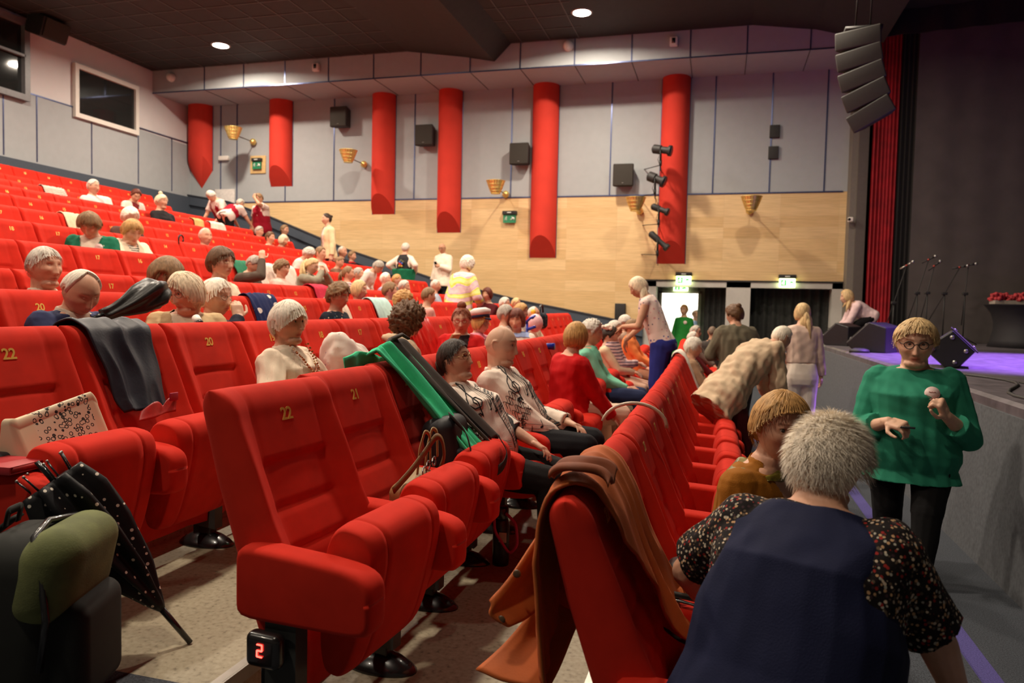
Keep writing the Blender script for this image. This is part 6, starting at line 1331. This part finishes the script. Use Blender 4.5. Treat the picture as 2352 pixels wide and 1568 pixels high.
g = G(); g.rbox((0, 0, .25), (.30, .32, .50), .10, 5, fn=bfn); g.build('main_compartment', NB, t)
g = G(); g.rbox((.088, .0, .385), (.17, .335, .27), .082, 5, fn=bfn); g.build('olive_panel', OL, t)
g = G(); g.rbox((.135, .0, .17), (.12, .27, .30), .05, 4); g.build('front_pocket', NB, t)
g = G(); g.tube([(.10, -.165, .16), (.12, -.17, .30), (.10, -.155, .42), (.06, -.11, .50), (.04, 0, .515), (.06, .11, .50), (.10, .155, .42), (.12, .165, .28)], .010, 8); g.build('zip', BLACK, t)
for sy in (-.1, .1): strap([(-.10, sy, .50), (-.20, sy, .42), (-.22, sy, .22), (-.14, sy, .05)], .055, 'shoulder_strap', NB, t, up=(0, 0, 1) if False else (1, 0, .3), t=.012)
strap([(-.06, -.03, .505), (-.05, -.03, .55), (-.05, .03, .55), (-.06, .03, .505)], .022, 'grab_handle', NB, t, up=(1, 0, 0))
# bottle with pink strap
t = empty('drink_bottle', (-1.02, 3.52, .25), 0, 'black drink bottle with a pink strap on the floor between the rows', 'bottle')
g = G(); g.lathe([(.001, 0), (.040, 0), (.042, .02), (.042, .20), (.036, .225), (.030, .235)], 20); g.build('bottle_body', M('bottle_black', (.014, .014, .016), .3, var=.3, vs=60), t)
g = G(); g.lathe([(.033, .232), (.036, .24), (.036, .285), (.030, .295), (.001, .295)], 20); g.build('lid', BLACK, t)
strap([(.03, -.03, .27), (.09, -.05, .23), (.10, -.05, .12), (.06, -.05, .07), (-.02, -.05, .18), (-.03, -.03, .26)], .014, 'strap', M('strap_pink', S(196, 40, 96), .6), t, up=(0, 1, 0))
g = G(); g.rbox((.02, -.043, .15), (.04, .004, .05), .002, 1); g.build('print', M('print_cream', S(190, 180, 160), .5), t)
# black handbag between the front seats
sp_ = SEATS[(0, 21)].location; LB = M('leather_black', (.014, .012, .011), .35, var=.2, vs=40, coat=.2)
t = empty('black_handbag', tuple(sp_), 0, 'black leather handbag with silver rings on the second seat of the front row', 'handbag')
g = G(); g.rbox((.30, -.08, .58), (.24, .11, .24), .03, 4, rot=rot('y', -20)); g.build('bag_body', LB, t)
g = G(); g.rbox((.31, -.142, .63), (.22, .012, .15), .006, 2, rot=rot('y', -20)); g.build('flap', LB, t)
strap([(.20, -.12, .66), (.26, -.16, .76), (.36, -.16, .74), (.40, -.13, .62)], .018, 'handle', LB, t, up=(0, 1, .2))
strap([(.36, -.15, .52), (.28, -.25, .60), (.13, -.33, .64), (.12, -.36, .58), (.22, -.37, .50), (.32, -.36, .50), (.36, -.34, .57), (.26, -.31, .606), (.12, -.31, .62)], .022, 'shoulder_strap', LB, t, up=(1, 0, .4))
for q in ((.21, -.14, .60), (.40, -.15, .60), (.39, -.15, .55)): g = G(); g.tube([(q[0] + .016*math.cos(a), q[1], q[2] + .016*math.sin(a)) for a in np.linspace(0, 6.28, 14)[:-1]], .004, 6, closed=True); g.build('ring', M('badge_silver', (.4, .4, .38)), t)
# hoop handle over a front-row seat
sh_ = SEATS[(0, 20)].location
g = G(); g.tube([(-.17 + .0*u, .06, .90) if u == 0 else (-.05 - .14*math.cos(u), .06 + .05*u/3.1, 1.0 + .105*math.sin(u)) for u in np.linspace(0, 3.14, 18)[1:]], .008, 8)
tag(g.build('hoop_handle', M('hoop_cream', S(205, 180, 160), .4), None, True, True, tuple(sh_)), 'thin pale hoop handle arching over a front-row seat back', 'handle')
# seat-row number light
t2 = SEATS[(1, 22)]
g = G(); g.rbox((.20, -.335, .325), (.115, .05, .10), .022, 4); hu = g.build('row_light', M('lens_black', (.015, .013, .013), .25, coat=.4), t2)
g = G(); q = .0055
for (a_, b_) in [((-1, 2), (1, 2)), ((1, 2), (1, 0)), ((-1, 0), (1, 0)), ((-1, 0), (-1, -2)), ((-1, -2), (1, -2))]: g.tube([(.20 + a_[0]*.0085, -.3625, .332 + a_[1]*.0085), (.20 + b_[0]*.0085, -.3625, .332 + b_[1]*.0085)], .0021, 6)
g.build('digit', LEDR, hu)
# coats and cloths farther back -----------------------------------
drape((3, 16), 'dotted_jacket', 'navy jacket with white dots over a fourth-row seat', vor_mat('jacket_dots', S(30, 40, 84), [S(225, 215, 205)], 9, .24, .85, 0, .6), .62, .72, [-.30, -.27, -.25], [-.14, .10, .24], seed=2, amp=.018)
g = G(); n_, m_ = 70, 48; D_ = head_dirs(n_, m_); pk_ = np.exp(-((D_[..., 1] + .62)/.34)**2)*np.clip(D_[..., 2], 0, 1)
rad = 1 + .10*np.abs(wob(D_, 7, 3)) + .07*np.abs(wob(D_, 15, 5)) + .62*pk_; g.grid(np.array((.22, -.02, .70)) + D_*rad[..., None]*np.array((.13, .21, .19)), cv=True, flip=True)
tag(g.build('flower_coat', vor_mat('coat_flowers', S(226, 212, 200), [S(196, 176, 120), S(172, 162, 172)], 26, .10), None, True, True, tuple(SEATS[(2, 18)].location)), 'pale coat printed with tiny flowers heaped on a third-row seat', 'coat')
g = G(); g.rbox((.29, .15, .60), (.18, .26, .20), .08, 4, fn=lambda V: V*(1 + .08*wob(V, 40, 2))[:, None]); tag(g.build('grey_jacket', cl('jacket_slate', (120, 108, 112)), None, True, True, tuple(SEATS[(2, 18)].location)), 'slate grey padded jacket beneath the flowered coat', 'jacket')
drape((3, 12), 'pale_blue_coat', 'pale blue coat over a fourth-row seat beside the golden curls', cl('coat_paleblue', (180, 212, 208)), .50, .62, [-.2, -.24], [.2, .22], seed=4, cat='coat')
drape((3, 14), 'cream_cloth', 'cream cloth hanging beside the woman in navy floral top', cl('cloth_cream', (228, 208, 186)), .50, .70, [.05, .0], [.22, .22], seed=6, cat='cloth')
drape((2, 15), 'satin_coat', 'shiny scarlet coat over a third-row seat behind the red-haired woman', M('satin_red', S(205, 36, 30), .28, var=.15, vs=10), .55, .7, [-.26, -.25], [.25, .26], seed=9, amp=.022, cat='coat')
drape((4, 11), 'pink_cardigan', 'raspberry pink cardigan over a fifth-row seat', cl('cardigan_pink', (196, 46, 70)), .7, .7, [-.1, -.2], [.2, .22], seed=11, cat='cardigan')
drape((5, 13), 'green_jacket', 'dark green jacket over a sixth-row seat behind the man in grey', cl('jacket_green', (44, 112, 82)), .6, .7, [-.05, -.12], [.24, .26], seed=12)
drape((5, 12), 'white_jacket', 'white jacket over a sixth-row seat, right of the dark green jacket', cl('jacket_white', (228, 212, 200)), .72, .7, [-.2, -.25], [.25, .26], seed=13)
drape((5, 11), 'white_jacket', 'second white jacket over a sixth-row seat, behind the blonde with raised hands', cl('jacket_white', (228, 212, 200)), .72, .7, [-.24, -.25], [.2, .24], seed=14)
drape((7, 15), 'beige_jacket', 'beige jacket over an eighth-row seat behind the green cardigan', cl('jacket_beige', (214, 190, 158)), .55, .7, [-.22, -.2], [.1, .2], seed=15)
drape((10, 14), 'striped_scarf', 'black and white scarf over a seat near the top row', STRIPE, .75, .7, [-.2, -.2], [.24, .24], seed=16, cat='scarf')
drape((10, 12), 'white_bag', 'white bundle on a seat near the top row, beside the dark red hair', cl('jacket_white', (228, 212, 200)), .75, .75, [-.24, -.2], [.2, .2], seed=17, cat='bundle')
drape((9, 8), 'mustard_jacket', 'yellow-beige jacket over a seat in the tenth row', cl('jacket_straw', (206, 168, 104)), .7, .7, [-.22, -.2], [.05, .1], seed=18)
drape((9, 7), 'white_coat', 'crumpled white coat over a tenth-row seat before the red waistcoats', cl('coat_offwhite', (215, 205, 190)), .7, .7, [-.25, -.2], [.25, .24], seed=19, amp=.02, cat='coat')
drape((9, 10), 'black_jacket', 'black jacket with a pale patch over a tenth-row seat', cl('jacket_black', (34, 34, 40)), .78, .75, [-.1, -.1], [.27, .27], seed=20)
drape((0, 10), 'patterned_coat', 'white coat with black pattern over a front-row seat near the silver hair', vor_mat('coat_blots', S(225, 214, 200), [S(30, 30, 34)], 12, .02), .55, .75, [-.22, -.24], [.24, .26], seed=21, cat='coat', amp=.016)
drape((1, 8), 'checked_cloth', 'dark printed jacket over a second-row seat by the far row end', FLORAL, .6, .7, [-.2, -.2], [.2, .2], seed=22)
def hook(lab, seatkey, y, mat, z=1.04, x=-.02):
    s_ = SEATS[seatkey].location; g = G(); g.tube([(x, y, z - .16), (x, y, z + .02)] + [(x, y + .045 - .045*math.cos(a), z + .02 + .05*math.sin(a)) for a in np.linspace(.3, 3.9, 12)], .011, 8); tag(g.build('umbrella_handle', mat, None, True, True, tuple(s_)), lab, 'umbrella')
hook('black hooked umbrella handle sticking up over a seventh-row seat', (6, 13), -.26, BLACK)
hook('light wooden umbrella hook over a seventh-row seat in the crowd', (6, 5), 0, M('hook_wood', S(196, 138, 70), .4))
# crutch, pink bag, toy
sc = SEATS[(2, 10)].location; CB = M('crutch_blue', S(30, 44, 150), .3, var=.05)
t = empty('blue_crutch', (sc[0] + .32, sc[1], sc[2]), 0, 'blue elbow crutch standing between the seats near the bald man in cream', 'crutch')
g = G(); g.tube([(0, 0, 0), (0, 0, .95)], .014, 10); g.build('shaft', CB, t); g = G(); g.tube([(0, 0, .86), (.11, -.02, .90)], [.020, .018], 10); g.build('grip', CB, t); g = G(); g.tube([(-.02, 0, .94), (.05, -.05, 1.0), (.09, 0, 1.03), (.05, .05, 1.0)], .016, 8); g.build('arm_cuff', CB, t)
sc = SEATS[(1, 14)].location
t = empty('crutch_end', (sc[0] - .02, sc[1] - .27, sc[2] + .95), 0, 'blue tube end poking out between two second-row seat backs', 'crutch'); g = G(); g.tube([(-.06, 0, 0), (.10, -.01, .005)], [.022, .030], 12); g.build('tube', CB, t)
sc = SEATS[(2, 9)].location
g = G(); g.ball((.30, 0, .93), (.10, .12, .12), 16); tag(g.build('pink_balloon', M('balloon_pink', S(232, 180, 184), .35), None, True, True, tuple(sc)), 'round pale pink bag in the third row by the blue crutch', 'bag')
g = G(); g.ball((.24, .12, 1.07), .035, 12); tag(g.build('yellow_ball', M('ball_yellow', S(235, 180, 40), .5), None, True, True, tuple(sc)), 'small yellow ball beside the pale pink bag', 'ball')
t = empty('dark_handbag', tuple(SEATS[(2, 8)].location), 0, 'dark printed handbag with round handle in the third row', 'handbag'); g = G(); g.rbox((.25, 0, .95), (.16, .30, .22), .06, 4); g.build('bag_body', FLORAL, t); g = G(); g.tube([(.26, .10*math.cos(a), 1.05 + .12*math.sin(a)) for a in np.linspace(0, 3.14, 14)], .014, 8); g.build('handle', BLACK, t)
# held things
t = empty('folded_umbrella', (-3.16, 3.27, 1.47), 0, 'folded black umbrella held up by the man in the blue jacket', 'umbrella')
d = unit(np.array((.16, .72, .30))); s1 = unit(np.cross(d, (0, 0, 1))); s2 = np.cross(d, s1); R = []
for u in np.linspace(0, 1, 14):
    rr = np.interp(u, [0, .2, .55, .85, 1], [.032, .036, .075, .085, .05]); th = np.arange(40)*2*math.pi/40; r_ = rr*(1 + .18*np.sin(5*th + 6*u)); R.append(d*(.40*u - .06) + (r_*np.cos(th))[:, None]*s1 + (r_*np.sin(th))[:, None]*s2)
g = G(); g.loft(np.array(R)); g.build('canopy', M('umbrella_black', (.015, .014, .013), .4, var=.4, vs=20), t); g = G(); g.tube([d*-.12, d*.0], .018, 8); g.build('handle', BLACK, t)
def in_hand(lab, key, sd, off=(.09, 0, .02), tilt=-30, roll=0):
    c = who(key); sh, el, wr, hd = c['A'][sd]; q = world(c, wr + np.array(off)*c['k']); phone(lab, tuple(q), math.degrees(c['face']), tilt, roll)
in_hand('dark phone held by the woman in white hooded jacket', 'hooded jacket looking', -1, (.09, .03, .03), -40)
in_hand('small dark phone held by the standing man in white shirt', 'white shirt, standing', 1, (.02, -.08, .03), -60)
in_hand('dark phone in the hand of the person crouching on stage', 'crouching', -1, (.10, 0, .02), -15)
in_hand('phone held by the blonde woman in green blouse', 'green blouse and black', -1, (.07, .09, -.01), -6)
g = G(); g.rbox((-2.02, 5.48, 1.26), (.02, .17, .13), .006, 2, rot=rot('y', 30)); tag(g.build('tan_book', M('book_tan', S(190, 130, 84), .6)), 'tan booklet held beside the woman with dark curls', 'book')
g = G(); g.rbox((-.62, 8.1, 1.22), (.10, .08, .06), .02, 3); tag(g.build('white_cloth', cl('cloth_white', (235, 225, 218))), 'folded white cloth in the hand of the standing blonde', 'cloth')
sc = SEATS[(0, 11)].location
g = G(); g.rbox((.36, -.12, .66), (.22, .30, .16), .07, 4); tag(g.build('black_bag', LB, None, True, True, tuple(sc)), 'black leather bag on the seat beside the silver-haired woman', 'bag')
g = G(); g.tube([(0, 0, 0), (.05, -.03, -.03)], [.026, .024], 14); o = g.build('small_torch', M('torch_white', S(225, 215, 205), .35), None, True, True, (-3.150, 3.917, 1.427)); tag(o, 'small white cylinder with a dark end before the woman in cream jacket', 'torch')
g = G(); g.tube([(.048, -.029, -.029), (.064, -.038, -.038)], [.025, .022], 14); g.build('dark_end', BLACK, o)
